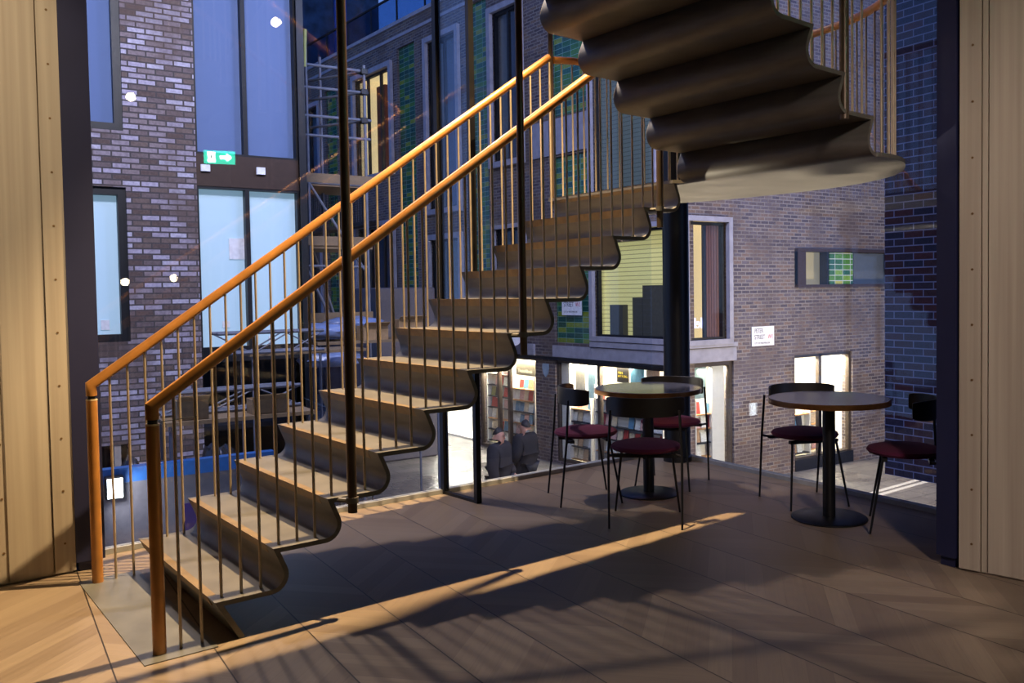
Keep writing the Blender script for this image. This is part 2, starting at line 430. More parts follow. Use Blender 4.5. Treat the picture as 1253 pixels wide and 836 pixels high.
# balustrades
def curve_rail(pts, r=.025): return MB().path(pts, r, 20)
def newel(P, mat=M['leather']):
    n = MB().tube(P + Vector((0, 0, .004)), P + Vector((0, 0, .915)), .0255, 24).build('newel_post', mat, stair)
    MB().tube(P + Vector((0, 0, .915)), P + Vector((0, 0, .932)), .019, 20).build('collar', M['black'], n)
    MB().tube(P + Vector((0, 0, .909)), P + Vector((0, 0, .9155)), .0262, 24).build('stitched_hem', M['stitch'], n)
    return n
def railz(u): return .985 + .7035*(u + .2)
un0, vf0 = -.2, .045
Nn = Lp(un0 + .002, .06, 0); Nf = Lp(un0 - .0, W0 - .045, 0)
newel(Nn); newel(Nf)
wrapn = MB().path([Nn + Vector((0, 0, .912 + .02)), Nn + Vector((0, 0, .985))], .0255, 24)
end_n = Lp(u12 + .0, .05, 0)
near_path = [Nn + Vector((0, 0, .932)), Nn + Vector((0, 0, .985)), Vector((end_n.x, end_n.y, railz(u12))), Up(-.02, .05, railz(u12) + .05), Up(.12, .05, railz(u12) + .12)]
for k in range(1, 11): near_path.append(Up(.12 + k*.24, .05, railz(u12) + .12 + k*.24*Rr/UG))
rn = curve_rail(near_path).build('handrail', M['leather'], stair, ang=50)
def baluster(parent, base, ztop, r=.0062):
    return MB().path([base, Vector((base.x, base.y, ztop))], r, 10).build('baluster', M['rod'], parent)
def ztread(u):
    if u < 0: return .004
    k = int(u//G); return min(12, k + 1)*Rr + (0 if u - k*G < G - .015 else .006)
j = 0
while True:
    u = -.118 + .0815*j; j += 1
    if u > u12 - .01: break
    t_ = (u - un0)/(u12 - un0); v = .06 + (.05 - .06)*t_
    b0 = Lp(u, v, ztread(u)); baluster(rn, b0, railz(u) - .02)
for u in (u12 + .03, u12 + .105):
    baluster(rn, Lp(u, .06, ZL), railz(u12) - .01)
for k in range(0, 26):
    u = .045 + k*UG/3; kk = int(u//UG); zt = (13 + kk)*Rr + (0 if u - kk*UG < UG - .015 else .006)
    baluster(rn, Up(u, .05, zt), railz(u12) + .06 + u*Rr/UG)
# outer handrail: lower far side, landing, upper near side
far_end = Vector((3.318, 5.055, 3.032))
rf = curve_rail([Nf + Vector((0, 0, .932)), Nf + Vector((0, 0, .985)), far_end]).build('handrail', M['leather'], stair, ang=50)
j = 0
while True:
    u = -.118 + .0815*j; j += 1
    if u > u12 - .03: break
    v = W0 - .045 + (Wd(u12) - .06 - (W0 - .045))*(u + .2)/(u12 + .2)
    t_ = (u + .2)/(u12 + .2); zr = .985 + (far_end.z - .985)*t_
    baluster(rf, Lp(u, v, ztread(u)), zr - .02)
def inset(pts, d):
    q = []
    for i, p in enumerate(pts):
        a = Vector(pts[max(0, i-1)]); b = Vector(pts[min(len(pts)-1, i+1)]); t = (b - a).normalized(); nrm = Vector((t.y, -t.x))
        q.append(Vector(p) + nrm*d)
    return q
ai = inset(arcS, .05)
rail_pts = [Vector((p.x, p.y, 3.032)) for p in ai[3:]]
rail_pts[0] = Vector((3.36, 5.06, 3.02))
zU = lambda u: 13*Rr + .83 + u*Rr/UG
tail = [Up(.02, UW - .05, zU(0)+.0)] + [Up(.02 + k*.25, UW - .05, zU(.02 + k*.25)) for k in range(1, 10)]
rl = curve_rail(rail_pts[:-2] + tail).build('handrail', M['leather'], stair, ang=50)
acc = 0; last = ai[1]; cnt = 0
for a, b in zip(ai, ai[1:]):
    L_ = (b - a).length; s_ = 0
    while acc + (L_ - s_) >= .092:
        s_ += .092 - acc; acc = 0; p = a + (b - a)*(s_/L_)
        baluster(rl, Vector((p.x, p.y, ZL)), 3.01); cnt += 1
    acc += L_ - s_
for k in range(0, 16):
    u = .03 + k*UG/3; kk = int(u//UG); zt = (13 + kk)*Rr + (0 if u - kk*UG < UG - .015 else .006)
    baluster(rl, Up(u, UW - .05, zt), zU(u) - .02)
# hanging rods that carry the flights
def hanger(P, z0, z1, r, brz=None, bdir=None, mat=M['steel_dark']):
    h = MB().tube(Vector((P[0], P[1], z0)), Vector((P[0], P[1], z1)), r, 24).build('hanger_rod', mat, stair)
    if brz:
        bx = MB(); bx.tube((P[0], P[1], brz - .022), (P[0], P[1], brz + .004), r + .006, 24)
        q = Vector((P[0], P[1], 0)) + Vector(bdir)
        bx.path([(P[0], P[1], brz - .012), (q.x, q.y, brz - .012)], .011, 8); bx.build('bracket', M['steel'], h)
    return h
hanger((1.335, 3.662), .452, 5.99, .0205, 3*Rr, (-.06, .075, 0))
hanger((2.293, 3.765), 1.09, 5.99, .0185, 7*Rr, (-.07, .06, 0))
hanger((3.285, 3.855), 1.775, 13*Rr - .02, .0185, 11*Rr, (-.05, .05, 0))
hanger((3.345, 5.075), ZL - .04, 5.99, .0185, ZL, (.0, -.04, 0), M['steel_dark'])
hanger((3.375, 2.635), 13*Rr - .04, 5.99, .022, None)

# cable tie on the near newel
ct = MB(); ct.path([Nn + Vector((-.022, -.02, .924)), Nn + Vector((.02, -.024, .924)), Nn + Vector((.16, -.02, .932))], .0016, 6)
cto = ct.build('cable_tie', M['black'], origin=Nn + Vector((0, 0, .92))); tag(cto, 'thin black cable tie round the collar of the near newel post', 'cable tie')

# ------------------------------------------------------------------ tables
def table(c, rt_, rb, label):
    t = empty('bistro_table', (c[0], c[1], 0), label, 'table', None)
    x, y = c
    MB().lathe([(.001, .725), (rt_ - .006, .725), (rt_ - .004, .741), (.001, .742)], (x, y, 0), 72).build('table_top', M['stone_top'], t)
    MB().lathe([(rt_ - .012, .708), (rt_, .708), (rt_ + .001, .712), (rt_ + .001, .738), (rt_ - .004, .7405), (rt_ - .012, .73)], (x, y, 0), 72).build('edge_band', M['bronze'], t)
    MB().lathe([(.001, .012), (.038, .012), (.038, .70), (.12, .705), (.12, .712), (.001, .712)], (x, y, 0), 32).build('pedestal', M['black'], t)
    MB().lathe([(.001, 0), (rb, 0), (rb, .008), (rb - .01, .014), (.05, .018), (.001, .018)], (x, y, 0), 56).build('base', M['black'], t)
    return t
table((3.82, 4.632), .367, .207, 'round grey bistro table in front of the black column, ringed by three chairs')
table((4.279, 3.461), .36, .227, 'round grey bistro table nearest the right timber wall, between two chairs')

# ------------------------------------------------------------------ chairs (front is +x)
def make_chair(label):
    t = empty('dining_chair', (0, 0, 0), label, 'chair', 'plum seated dining chairs')
    MB().lathe([(.001, .432), (.17, .434), (.205, .442), (.216, .456), (.208, .470), (.16, .483), (.001, .489)], (0, 0, 0), 48).build('seat', M['plum'], t)
    fr = MB()
    fr.box(-.19, .13, -.012, .012, .412, .432); fr.box(.10, .13, -.17, .17, .412, .432); fr.box(-.15, -.12, -.19, .19, .412, .432)
    fr.path([(-.135, -.19, .425), (-.175, -.215, .428)], .008, 8); fr.path([(-.135, .19, .425), (-.175, .215, .428)], .008, 8)
    fr.build('seat_frame', M['black'], t)
    for s in (-1, 1):
        MB().path([(.195, .205*s, 0), (.125, .155*s, .425)], [.0065, .0085], 10).build('leg', M['black'], t)
        MB().path([(-.225, .215*s, 0), (-.18, .218*s, .43), (-.165, .205*s, .70)], [.0065, .008, .008], 10).build('leg', M['black'], t)
    # curved backrest band
    n = 22; r0, r1 = .235, .247; cx = .02; vs = []; fs = []
    zp = lambda w: (.655 + .018*abs(w)**6, .772 - .012*abs(w)**6)
    for i in range(n + 1):
        w = -1 + 2*i/n; th = PI + w*math.radians(76)
        zb, zt = zp(w)
        for r in (r0, r1):
            for z in (zb, zt): vs.append((cx + r*math.cos(th)*.82, r*math.sin(th), z))
    for i in range(n):
        a = i*4; b = a + 4
        fs += [(a, b, b+1, a+1), (a+2, a+3, b+3, b+2), (a+1, b+1, b+3, a+3), (a, a+2, b+2, b)]
    fs += [(0, 1, 3, 2), (n*4, n*4+2, n*4+3, n*4+1)]
    MB().add(vs, fs).build('backrest', M['blackwood'], t, bevel=.003)
    return t
ch = make_chair('plum seated black chair left of the first table, its curved back turned to the stair')
ch.location = (3.40, 4.79, 0); ch.rotation_euler = (0, 0, math.atan2(-.17, .42))
dup(ch, (3.368, 4.108, 0), math.atan2(.314, .275), 'plum seated black chair with its back to the viewer, in front of the first table')
dup(ch, (4.145, 4.77, 0), math.atan2(-.18, -.32), 'plum seated black chair mostly hidden behind the first table by the column')
dup(ch, (4.48, 3.82, 0), math.atan2(-.38, -.143), 'plum seated black chair on the far side of the second table')
dup(ch, (4.462, 3.06, 0), math.atan2(.803, -.596), 'plum seated black chair at the far right, half cut off by the navy pillar')
# ================================================================== the street outside
ZS = -2.5
def street_mat():
    m, nt, b = newmat('wet_paving')
    tc = nd(nt, 'ShaderNodeTexCoord'); n1 = nd(nt, 'ShaderNodeTexNoise'); n1.inputs['Scale'].default_value = .7; n1.inputs['Detail'].default_value = 6
    nt.links.new(tc.outputs['Object'], n1.inputs['Vector'])
    br = nd(nt, 'ShaderNodeTexBrick'); br.inputs['Scale'].default_value = 1; br.inputs['Brick Width'].default_value = .6; br.inputs['Row Height'].default_value = .4; br.inputs['Mortar Size'].default_value = .008
    br.inputs['Color1'].default_value = srgb(96, 92, 90); br.inputs['Color2'].default_value = srgb(118, 112, 106); br.inputs['Mortar'].default_value = srgb(50, 48, 48)
    nt.links.new(tc.outputs['Object'], br.inputs['Vector']); nt.links.new(br.outputs['Color'], b.inputs['Base Color'])
    nt.links.new(ramp(nt, n1.outputs['Fac'], [(.4, (.22,)*3 + (1,)), (.62, (.6,)*3 + (1,))]), b.inputs['Roughness'])
    n2 = nd(nt, 'ShaderNodeTexNoise'); n2.inputs['Scale'].default_value = 14; nt.links.new(tc.outputs['Object'], n2.inputs['Vector'])
    bp = nd(nt, 'ShaderNodeBump'); bp.inputs['Strength'].default_value = .35; bp.inputs['Distance'].default_value = .03
    nt.links.new(n2.outputs['Fac'], bp.inputs['Height']); nt.links.new(bp.outputs[0], b.inputs['Normal'])
    return m
M['street'] = street_mat()
tag(MB().box(-12, 30, 2.2, 60, ZS - .2, ZS).build('street_ground', M['street']), kind='structure')
M['br_grey'] = brick('grey_brick', [srgb(96,84,84), srgb(112,98,92), srgb(84,74,78), srgb(120,100,88), srgb(102,92,96)], srgb(132, 124, 118), blot=srgb(92, 78, 72))
M['br_left'] = brick('mottled_brick', [srgb(160,150,164), srgb(112,96,90), srgb(172,164,182), srgb(96,80,76), srgb(134,120,122), srgb(182,176,192), srgb(112,98,98), srgb(148,136,144)], srgb(74, 68, 68), blot=srgb(92, 76, 68), ms=.011)
M['br_dark'] = brick('dark_red_brick', [srgb(44,40,62), srgb(58,34,44), srgb(48,40,58), srgb(68,38,46), srgb(38,38,60), srgb(58,38,46)], srgb(112, 116, 150), ms=.006)
M['tile'] = brick('green_glazed_tile', [srgb(40,96,58), srgb(70,120,50), srgb(30,80,70), srgb(56,108,52), srgb(122,140,44), srgb(36,92,76), srgb(46,84,60)], srgb(110, 150, 130), bw=.26, bh=.12, ms=.006, rough=.2, off_=0, bump=.2, spec=.6)
M['white_wall'] = simple('white_wall', (.74, .70, .62, 1), .7, 0, .04)
M['dim_room'] = simple('dim_room', srgb(110, 108, 104), .9)
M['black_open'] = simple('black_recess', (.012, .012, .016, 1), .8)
M['blind'] = None
def blind_mat(name, col, e, pitch=.09):
    m, nt, b = newmat(name)
    tc = nd(nt, 'ShaderNodeTexCoord'); sp = nd(nt, 'ShaderNodeSeparateXYZ'); nt.links.new(tc.outputs['Object'], sp.inputs[0])
    fr = mth(nt, 'FRACT', mth(nt, 'DIVIDE', sp.outputs[2], pitch))
    dark = tuple(c*.45 for c in col[:3]) + (1,)
    c = ramp(nt, fr, [(0, dark), (.16, dark), (.2, col), (1, col)])
    nt.links.new(c, b.inputs['Base Color']); nt.links.new(c, b.inputs['Emission Color']); b.inputs['Emission Strength'].default_value = e
    return m
M['blind_yellow'] = blind_mat('lit_venetian_blind', srgb(206, 196, 130), .62)
M['blind_grey'] = blind_mat('grey_venetian_blind', srgb(96, 104, 100), .35)
M['lit_cream'] = emis('lit_cream_wall', srgb(236, 212, 160), .75)
M['film'] = simple('frosted_film', srgb(150, 170, 200), .35, 0, .05, 2, stretch=(8, 8, .3))
m_, nt_, b_p = newmat('lit_frosted_film')
b_p.inputs['Base Color'].default_value = srgb(170, 190, 205); b_p.inputs['Roughness'].default_value = .35
b_p.inputs['Emission Color'].default_value = srgb(150, 185, 205); b_p.inputs['Emission Strength'].default_value = .55; M['film_lit'] = m_
m_, nt_, b_p = newmat('dusk_frosted_film')
b_p.inputs['Base Color'].default_value = srgb(96, 112, 150); b_p.inputs['Roughness'].default_value = .3
b_p.inputs['Emission Color'].default_value = srgb(84, 106, 150); b_p.inputs['Emission Strength'].default_value = .2; b_p.inputs['Roughness'].default_value = .85; b_p.inputs['Specular IOR Level'].default_value = .15; M['film_blue'] = m_
M['timber'] = simple('ribbed_timber', srgb(104, 62, 46), .6, 0, .25, 12, stretch=(12, 12, .3))
M['paper'] = simple('white_paper', (.8, .8, .82, 1), .8)

def cells(mb, x0, x1, z0, z1, holes, y0, y1):
    xs = sorted({x0, x1, *[min(max(h[0], x0), x1) for h in holes], *[min(max(h[1], x0), x1) for h in holes]})
    zs = sorted({z0, z1, *[min(max(h[2], z0), z1) for h in holes], *[min(max(h[3], z0), z1) for h in holes]})
    for i in range(len(xs) - 1):
        run = None
        for j in range(len(zs) - 1):
            cx, cz = (xs[i]+xs[i+1])/2, (zs[j]+zs[j+1])/2
            solid = not any(h[0] < cx < h[1] and h[2] < cz < h[3] for h in holes)
            if solid: run = (run[0], zs[j+1]) if run else (zs[j], zs[j+1])
            if (not solid or j == len(zs) - 2) and run:
                mb.box(xs[i], xs[i+1], y0, y1, run[0], run[1]); run = None
    return mb
def frame(mb, x0, x1, z0, z1, w, y0, y1, bottom=True):
    mb.box(x0, x0+w, y0, y1, z0, z1); mb.box(x1-w, x1, y0, y1, z0, z1); mb.box(x0+w, x1-w, y0, y1, z1-w, z1)
    if bottom: mb.box(x0+w, x1-w, y0, y1, z0, z0+w)
    return mb

# ---------------- corner building: street face (local x recedes to the left, -y is inside) and lane face
ML2 = Matrix.Translation((11.217, 12.5, 0)) @ Matrix((( -.0896, -.996, 0, 0), (.996, -.0896, 0, 0), (0, 0, 1, 0), (0, 0, 0, 1)))
MR2 = Matrix.Translation((11.217, 12.5, 0))
cb_ = empty('corner_building', (11.217, 12.5, ZS), 'grey brick corner building with green tiled bays and lit shop windows across the street', 'building')
holesL = [(.03, 2.62, .38, 2.75), (.3, 3.98, -2.45, -.02), (4.72, 7.15, -2.5, -.05), (7.35, 10.0, -2.5, -.02),
          (2.72, 3.97, .28, 4.45), (.62, 2.62, 3.3, 6.2), (2.72, 3.97, 5.35, 8.6), (.5, 2.6, 6.9, 8.7),
          (4.98, 6.3, .6, 3.05), (4.98, 6.35, 4.5, 8.35), (6.52, 7.3, .45, 8.75), (7.72, 9.45, 3.6, 8.35), (7.72, 9.45, .4, 3.0),
          (10.1, 11.1, 1.0, 8.5), (11.35, 13.9, 4.95, 8.2), (11.35, 13.9, .4, 3.6), (15.2, 16.1, .4, 8.2), (16.4, 18.4, 4.9, 7.95), (16.4, 18.4, .4, 3.4), (10.5, 13.4, -2.5, -.1), (14.2, 18.4, -2.5, -.1)]
cells(MB(ML2), 0, 21, ZS, 9.2, holesL, -.3, 0).build('wall', M['br_grey'], cb_)
holesR = [(-.02, 1.2, .36, 2.82), (.1, 1.33, -2.3, -.02), (3.15, 6.7, 1.44, 2.27), (3.13, 5.06, -2.3, 0.0)]
cells(MB(MR2), .0, 12, ZS, 9.2, holesR, 0, .3).build('wall', M['br_grey'], cb_)
MB(ML2).box(-.02, 21, -.3, .06, 9.17, 9.27).box(-.02, 21, .0, .05, 8.78, 8.86).build('cornice', M['stone'], cb_)
MB(ML2).box(0, 21, -6, -.3, 9.17, 9.25).build('roof', M['ext_dark'], cb_)
rb_ = MB(ML2)
for k in range(14): rb_.box(k*1.6, k*1.6 + .05, -.12, -.08, 9.27, 10.1)
rb_.box(0, 21, -.13, -.07, 10.08, 10.13); rg = rb_.build('roof_rail', M['ext_dark'], cb_)
MB(ML2).box(.05, 20.9, -.105, -.09, 9.3, 10.05).build('glass_panel', glassmat('pale_roof_glass', (.45, .62, .8, 1), k=2), rg)
# tiled bays
for a, b_, z0, z1 in ((2.72, 3.97, .28, 4.45), (2.72, 3.97, 5.35, 8.6), (6.52, 7.3, .45, 8.75), (10.1, 11.1, 1.0, 8.5), (15.2, 16.1, .4, 8.2)):
    MB(ML2).box(a, b_, -.28, -.07, z0, z1).build('tile_panel', M['tile'], cb_)
# shop fascia bands
for a, b_ in ((.02, 2.66), (2.67, 4.0), (4.72, 7.2)):
    MB(ML2).box(a, b_, -.02, .06, -.05, .21).build('fascia', M['stone'], cb_)
MB(ML2).box(.02, 2.66, -.02, .10, .23, .34).build('sill', M['stone'], cb_)
MB(ML2).box(2.66, 4.65, -.02, .05, 4.5, 5.3).build('spandrel', M['stone'], cb_)  # pale slab stands in for the bright reflection of a lit ceiling
MB(ML2).box(.3, 7.2, -.04, .09, -.12, -.06).build('drip_rail', M['ext_dark'], cb_)
MB(MR2).box(.0, 1.36, -.06, .02, .0, .27).build('fascia', M['stone'], cb_)
MB(MR2).box(.0, 1.36, -.1, .02, .29, .37).build('sill', M['stone'], cb_)
# windows on the street face: stone surround, dark inner frame, glass, and what hangs behind it
def window(Mx, x0, x1, z0, z1, inn, back, stone=.11, mull=1, bdepth=.55, sill=True):
    o_ = -inn
    w = frame(MB(Mx), x0 - .02, x1 + .02, z0 - .02, z1 + .03, stone, o_*.0 - inn*.02, o_*.12).build('window', M['stone'], cb_)
    f = frame(MB(Mx), x0 + stone - .02, x1 - stone + .02, z0 + stone - .04, z1 - stone + .03, .06, inn*.02, inn*.12)
    for k in range(1, mull + 1):
        xx = x0 + (x1 - x0)*k/(mull + 1); f.box(xx - .035, xx + .035, inn*.03, inn*.11, z0 + stone, z1 - stone)
    f.build('sash', M['ext_dark'], w)
    MB(Mx).box(x0 + stone, x1 - stone, inn*.06, inn*.075, z0 + stone, z1 - stone).build('pane', M['glass'], w)
    if back is M['lit_cream'] or bdepth < .5: rvm = back
    else: rvm = M['dim_room']
    MB(Mx).box(x0 - (.3 if x0 > 1 else -.3), x1 + .5, inn*bdepth, inn*(bdepth + .03), z0 - .2, z1 + .2).build('backdrop', back, w)
    rm = MB(Mx)
    if x0 > 1: rm.box(x0 - .05, x0, inn*.14, inn*bdepth, z0, z1)
    rm.box(x1, x1 + .05, inn*.14, inn*bdepth, z0, z1)
    xa = max(x0, .31); rm.box(xa, x1, inn*.3, inn*bdepth, z0 - .05, z0); rm.box(xa, x1, inn*.3, inn*bdepth, z1, z1 + .05); rm.build('reveal', rvm, w)
    return w
w1 = window(ML2, .03, 2.62, .38, 2.75, -1, M['blind_yellow'], .1, 0, .35)
window(ML2, .62, 2.62, 3.3, 6.2, -1, M['blind_grey'], .1, 0, .35)
window(ML2, .5, 2.6, 6.9, 8.7, -1, M['dim_room'], .1, 1)
window(ML2, 4.98, 6.3, .6, 3.05, -1, M['dim_room'], .1, 1)
window(ML2, 4.98, 6.35, 4.5, 8.35, -1, simple('dim_curtain', srgb(84, 80, 100), .9), .14, 1)
window(ML2, 7.72, 9.45, 3.6, 8.35, -1, simple('dim_blue_room', srgb(70, 84, 124), .8, stretch=(8, 8, .3)), .14, 1)
window(ML2, 7.72, 9.45, .4, 3.0, -1, M['dim_room'], .14, 1)
w4 = window(ML2, 11.35, 13.9, 4.95, 8.2, -1, M['lit_cream'], .14, 2, 1.2)
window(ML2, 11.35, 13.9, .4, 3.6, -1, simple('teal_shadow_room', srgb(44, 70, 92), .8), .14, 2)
window(ML2, 16.4, 18.4, 4.9, 7.95, -1, simple('pale_room', srgb(120, 140, 170), .8), .14, 1)
window(ML2, 16.4, 18.4, .4, 3.4, -1, M['dim_room'], .14, 1)
MB(ML2).box(11.5, 11.9, -.8, -.7, 4.95, 8).box(13.2, 13.75, -.8, -.7, 4.95, 8).build('curtain', simple('brown_curtain', srgb(84, 44, 36), .9), w4)
MB(ML2).box(12.0, 12.6, -1.19, -1.16, 6.0, 6.9).build('picture', M['ext_dark'], w4)
M['carton'] = simple('grey_carton', srgb(86, 82, 70), .8)
# cutouts standing behind the blind window: stacked dark boxes
for a, b_, h in ((1.9, 2.3, .75), (.5, 1.3, 1.15), (1.31, 1.6, .9)):
    tag(MB(ML2).box(a, b_, -.33, -.18, .42, .38 + h).build('storage_box', M['carton']), 'dark box stacked inside the yellow blind window above the shop', 'box', 'dark boxes behind the yellow blind')
w5 = window(MR2, -.02, 1.2, .36, 2.82, 1, M['lit_cream'], .1, 0, .75)
st = MB(MR2)
for k in range(6): st.box(.72 + k*.07, .72 + k*.07 + .055, .12, .15, .46, 2.72)
st.build('slat_screen', M['timber'], w5)
MB(MR2).box(.65, .71, .12, .18, .46, 2.72).build('mullion', M['ext_dark'], w5)
MB(MR2).box(.22, .56, .45, .7, .46, .95).build('counter', M['ext_dark'], w5)
# frameless ribbon window in the lane wall
w6 = frame(MB(MR2), 3.15, 6.7, 1.44, 2.27, .06, -.10, .26).build('window', M['ext_brown'], cb_)
MB(MR2).box(3.15, 3.42, -.08, .2, 1.5, 2.21).build('panel', M['ext_brown'], w6)
MB(MR2).box(3.42, 6.7, .1, .112, 1.5, 2.21).build('pane', M['glass'], w6)
MB(MR2).box(4.19, 4.26, .0, .2, 1.5, 2.21).box(5.06, 5.1, .0, .2, 1.5, 2.21).build('mullion', M['ext_dark'], w6)
MB(MR2).box(4.27, 5.05, -.02, .09, 1.49, 2.2).build('tile_panel', brick('small_glazed_tile', [srgb(90,140,60), srgb(60,110,70), srgb(120,160,60), srgb(50,100,80), srgb(180,180,80), srgb(80,130,50)], srgb(190, 200, 190), bw=.26, bh=.12, ms=.008, rough=.25, off_=0), w6)
MB(MR2).box(3.3, 4.75, .45, .48, 1.35, 2.35).build('backdrop', emis('lit_cream_room', srgb(190, 172, 130), .45), w6)
MB(MR2).box(4.85, 7.6, .45, .48, 1.35, 2.35).build('backdrop', M['dim_room'], w6)

# street name plates
def plate(Mx, x, z, w, h, lines, label, flip, ex=.02):
    t = empty('street_sign', Mx @ Vector((x, 0, z)), label, 'sign')
    s_ = 1 if flip else -1
    MB(Mx).box(x, x + w, s_*.012, s_*.03, z, z + h).build('plate', M['paper'], t, bevel=.002)
    for (txt, sz, dx, dz, mat, sx) in lines:
        if flip:   # face towards +y, x runs right to left
            TM = Mx @ Matrix.Translation((x + w - dx, .031, z + dz)) @ Matrix(((-1, 0, 0, 0), (0, 0, 1, 0), (0, 1, 0, 0), (0, 0, 0, 1)))
        else:
            TM = Mx @ Matrix.Translation((x + dx, -.031, z + dz)) @ Matrix(((1, 0, 0, 0), (0, 0, -1, 0), (0, 1, 0, 0), (0, 0, 0, 1)))
        text_obj(txt, sz, TM, mat, t, .001, sx=sx)
    return t
M['ink'] = simple('black_ink', (.02, .02, .03, 1), .6); M['red_ink'] = simple('red_ink', srgb(190, 30, 40), .6)
plate(MR2, 1.83, .25, .65, .40, [('PETER', .13, .07, .27, M['ink'], .72), ('STREET', .13, .07, .14, M['ink'], .72), ('W1', .13, .46, .14, M['red_ink'], .8), ('CITY OF WESTMINSTER', .05, .07, .04, M['ink'], .85)],
      'white PETER STREET W1 name plate on the grey brick lane wall', False)
plate(ML2, 2.99, .90, .68, .50, [('BERWICK', .15, .06, .34, M['ink'], .72), ('STREET', .15, .06, .19, M['ink'], .72), ('W1', .15, .47, .19, M['red_ink'], .8), ('CITY OF WESTMINSTER', .05, .06, .06, M['ink'], .9)],
      'white BERWICK STREET W1 name plate on the green tiles', True)

# ---------------- shops
def room(Mx, x0, x1, z0, z1, inn, depth, parent, power, wallmat=None, col=(1, .86, .66), side=True):
    wm = wallmat or M['white_wall']
    r = MB(Mx); r.box(x0 - .1, x1 + .1, inn*depth, inn*(depth + .1), z0, z1 + .1); 
    if side: r.box(x0 - .15, x0 - .05, inn*.31, inn*depth, z0, z1)
    r.box(x1 + .05, x1 + .15, inn*.31, inn*depth, z0, z1); r.box(x0 - .1, x1 + .1, inn*.31, inn*depth, z1 + .03, z1 + .12); r.box(x0 - .1, x1 + .1, inn*.31, inn*depth, z0 - .04, z0 + .01)
    r.build('shop_interior', wm, parent)
    l = bpy.data.lights.new('shop_light', 'AREA'); l.energy = power; l.color = col; l.shape = 'RECTANGLE'; l.size = (x1 - x0)*.9; l.size_y = .15
    o = bpy.data.objects.new('shop_light', l); C.objects.link(o)
    o.matrix_world = Mx @ Matrix.Translation(((x0+x1)/2, inn*.24, z1 - .05)) @ Matrix.Rotation(inn*math.radians(12), 4, 'X')
    return r
room(ML2, 1.5, 3.98, -2.45, -.1, -1, 1.9, cb_, 480)
room(ML2, 4.72, 7.15, -2.45, -.1, -1, 1.6, cb_, 420)
room(ML2, 7.35, 10.0, -2.45, -.1, -1, .9, cb_, 420, col=(1, .93, .82))
room(MR2, .45, 2.2, -2.45, -.1, 1, 1.2, cb_, 280, side=False)
room(MR2, 3.13, 5.06, -2.3, -.05, 1, 1.5, cb_, 230)
for Mx, x0, x1, z0, z1, inn, mulls in ((ML2, .3, 3.98, -2.45, -.12, -1, (2.55,)), (ML2, 4.72, 7.15, -2.5, -.12, -1, (5.9, 6.35)), (MR2, .1, 1.33, -2.3, -.03, 1, ()), (MR2, 3.13, 5.06, -2.3, 0, 1, (4.02,))):
    fr_ = frame(MB(Mx), x0, x1, z0, z1, .07, inn*.05, inn*.15)
    for xx in mulls: fr_.box(xx - .04, xx + .04, inn*.05, inn*.15, z0, z1)
    sw = fr_.build('shop_window', simple('bronze_shopfront', srgb(84, 74, 66), .4, .5), cb_)
    MB(Mx).box(x0 + .05, x1 - .05, inn*.09, inn*.102, z0 + .05, z1 - .05).build('pane', M['glass'], sw)
MB(MR2).box(3.13, 5.06, -.02, .3, -2.5, -2.25).build('stall_riser', M['ext_dark'], cb_)
MB(ML2).box(3.62, 3.9, -.22, -.12, -2.45, -.12).build('pillar', M['white_wall'], cb_)
MB(MR2).box(.88, 1.22, .16, .24, -2.3, -.1).build('pillar', M['white_wall'], cb_)
# magazine racks
covers = [simple('cover_%s' % n, c, .45, 0, .3, 30) for n, c in (('red', srgb(190, 60, 48)), ('cream', srgb(226, 206, 170)), ('white', srgb(238, 232, 220)), ('orange', srgb(222, 140, 60)), ('black', srgb(48, 42, 40)), ('blue', srgb(96, 140, 170)), ('olive', srgb(150, 146, 80)), ('pink', srgb(216, 170, 160)), ('tan', srgb(190, 150, 110)))]
protos = []
for i, cm in enumerate(covers):
    me = MB().box(-.085, .085, -.004, .004, 0, .245).box(-.06, .06, -.0048, -.0044, .17, .22).build('magazine', cm)
    protos.append(me)
rk_wood = simple('rack_wood', srgb(190, 140, 84), .5)
nmag = [0]
def rack(Mx, x0, x1, z0, z1, y, inn, label, mlabel, group, pitch=.18, dz=.285):
    t = empty('magazine_rack', Mx @ Vector((x0, y, z0)), label, 'rack')
    b = MB(Mx); b.box(x0, x1, y + inn*.05, y + inn*.07, z0, z1); b.box(x0, x0 + .03, y - inn*.12, y + inn*.05, z0, z1); b.box(x1 - .03, x1, y - inn*.12, y + inn*.05, z0, z1)
    b.build('back_panel', M['white_wall'], t)
    z = z0 + .05
    while z < z1 - .26:
        MB(Mx).box(x0 + .03, x1 - .03, y - inn*.11, y + inn*.05, z - .02, z).build('shelf', rk_wood if random.random() < .3 else M['ext_dark'], t)
        x = x0 + .13
        while x < x1 - .1:
            if random.random() < .93:
                pr = protos[random.choices(range(9), (3, 5, 6, 2, 1, 2, 1, 3, 2))[0]]
                o = pr if pr.get('label') is None else pr.copy()
                if o is not pr: C.objects.link(o)
                R_ = Mx.to_3x3().to_4x4()
                o.matrix_world = Mx @ Matrix.Translation((x + random.uniform(-.008, .008), y - inn*.03, z + .001)) @ Matrix.Rotation(PI if inn < 0 else 0, 4, 'Z') @ Matrix.Rotation(-math.radians(9), 4, 'X') @ Matrix.Diagonal((random.uniform(.85, 1.05), 1, random.uniform(.8, 1.05), 1))
                tag(o, mlabel, 'magazine', group); nmag[0] += 1
            x += pitch
        z += dz
    return t
rack(ML2, .75, 2.86, -2.4, -.62, -.30, -1, 'wide magazine rack in the lit shop window behind the first table', 'magazine on the wide rack of the lit shop behind the first table', 'magazines behind the first table')
rack(ML2, 2.92, 3.86, -2.4, -.95, -.26, -1, 'narrow magazine rack beside the white shop pillar', 'magazine on the narrow rack beside the white shop pillar', 'magazines beside the white pillar')
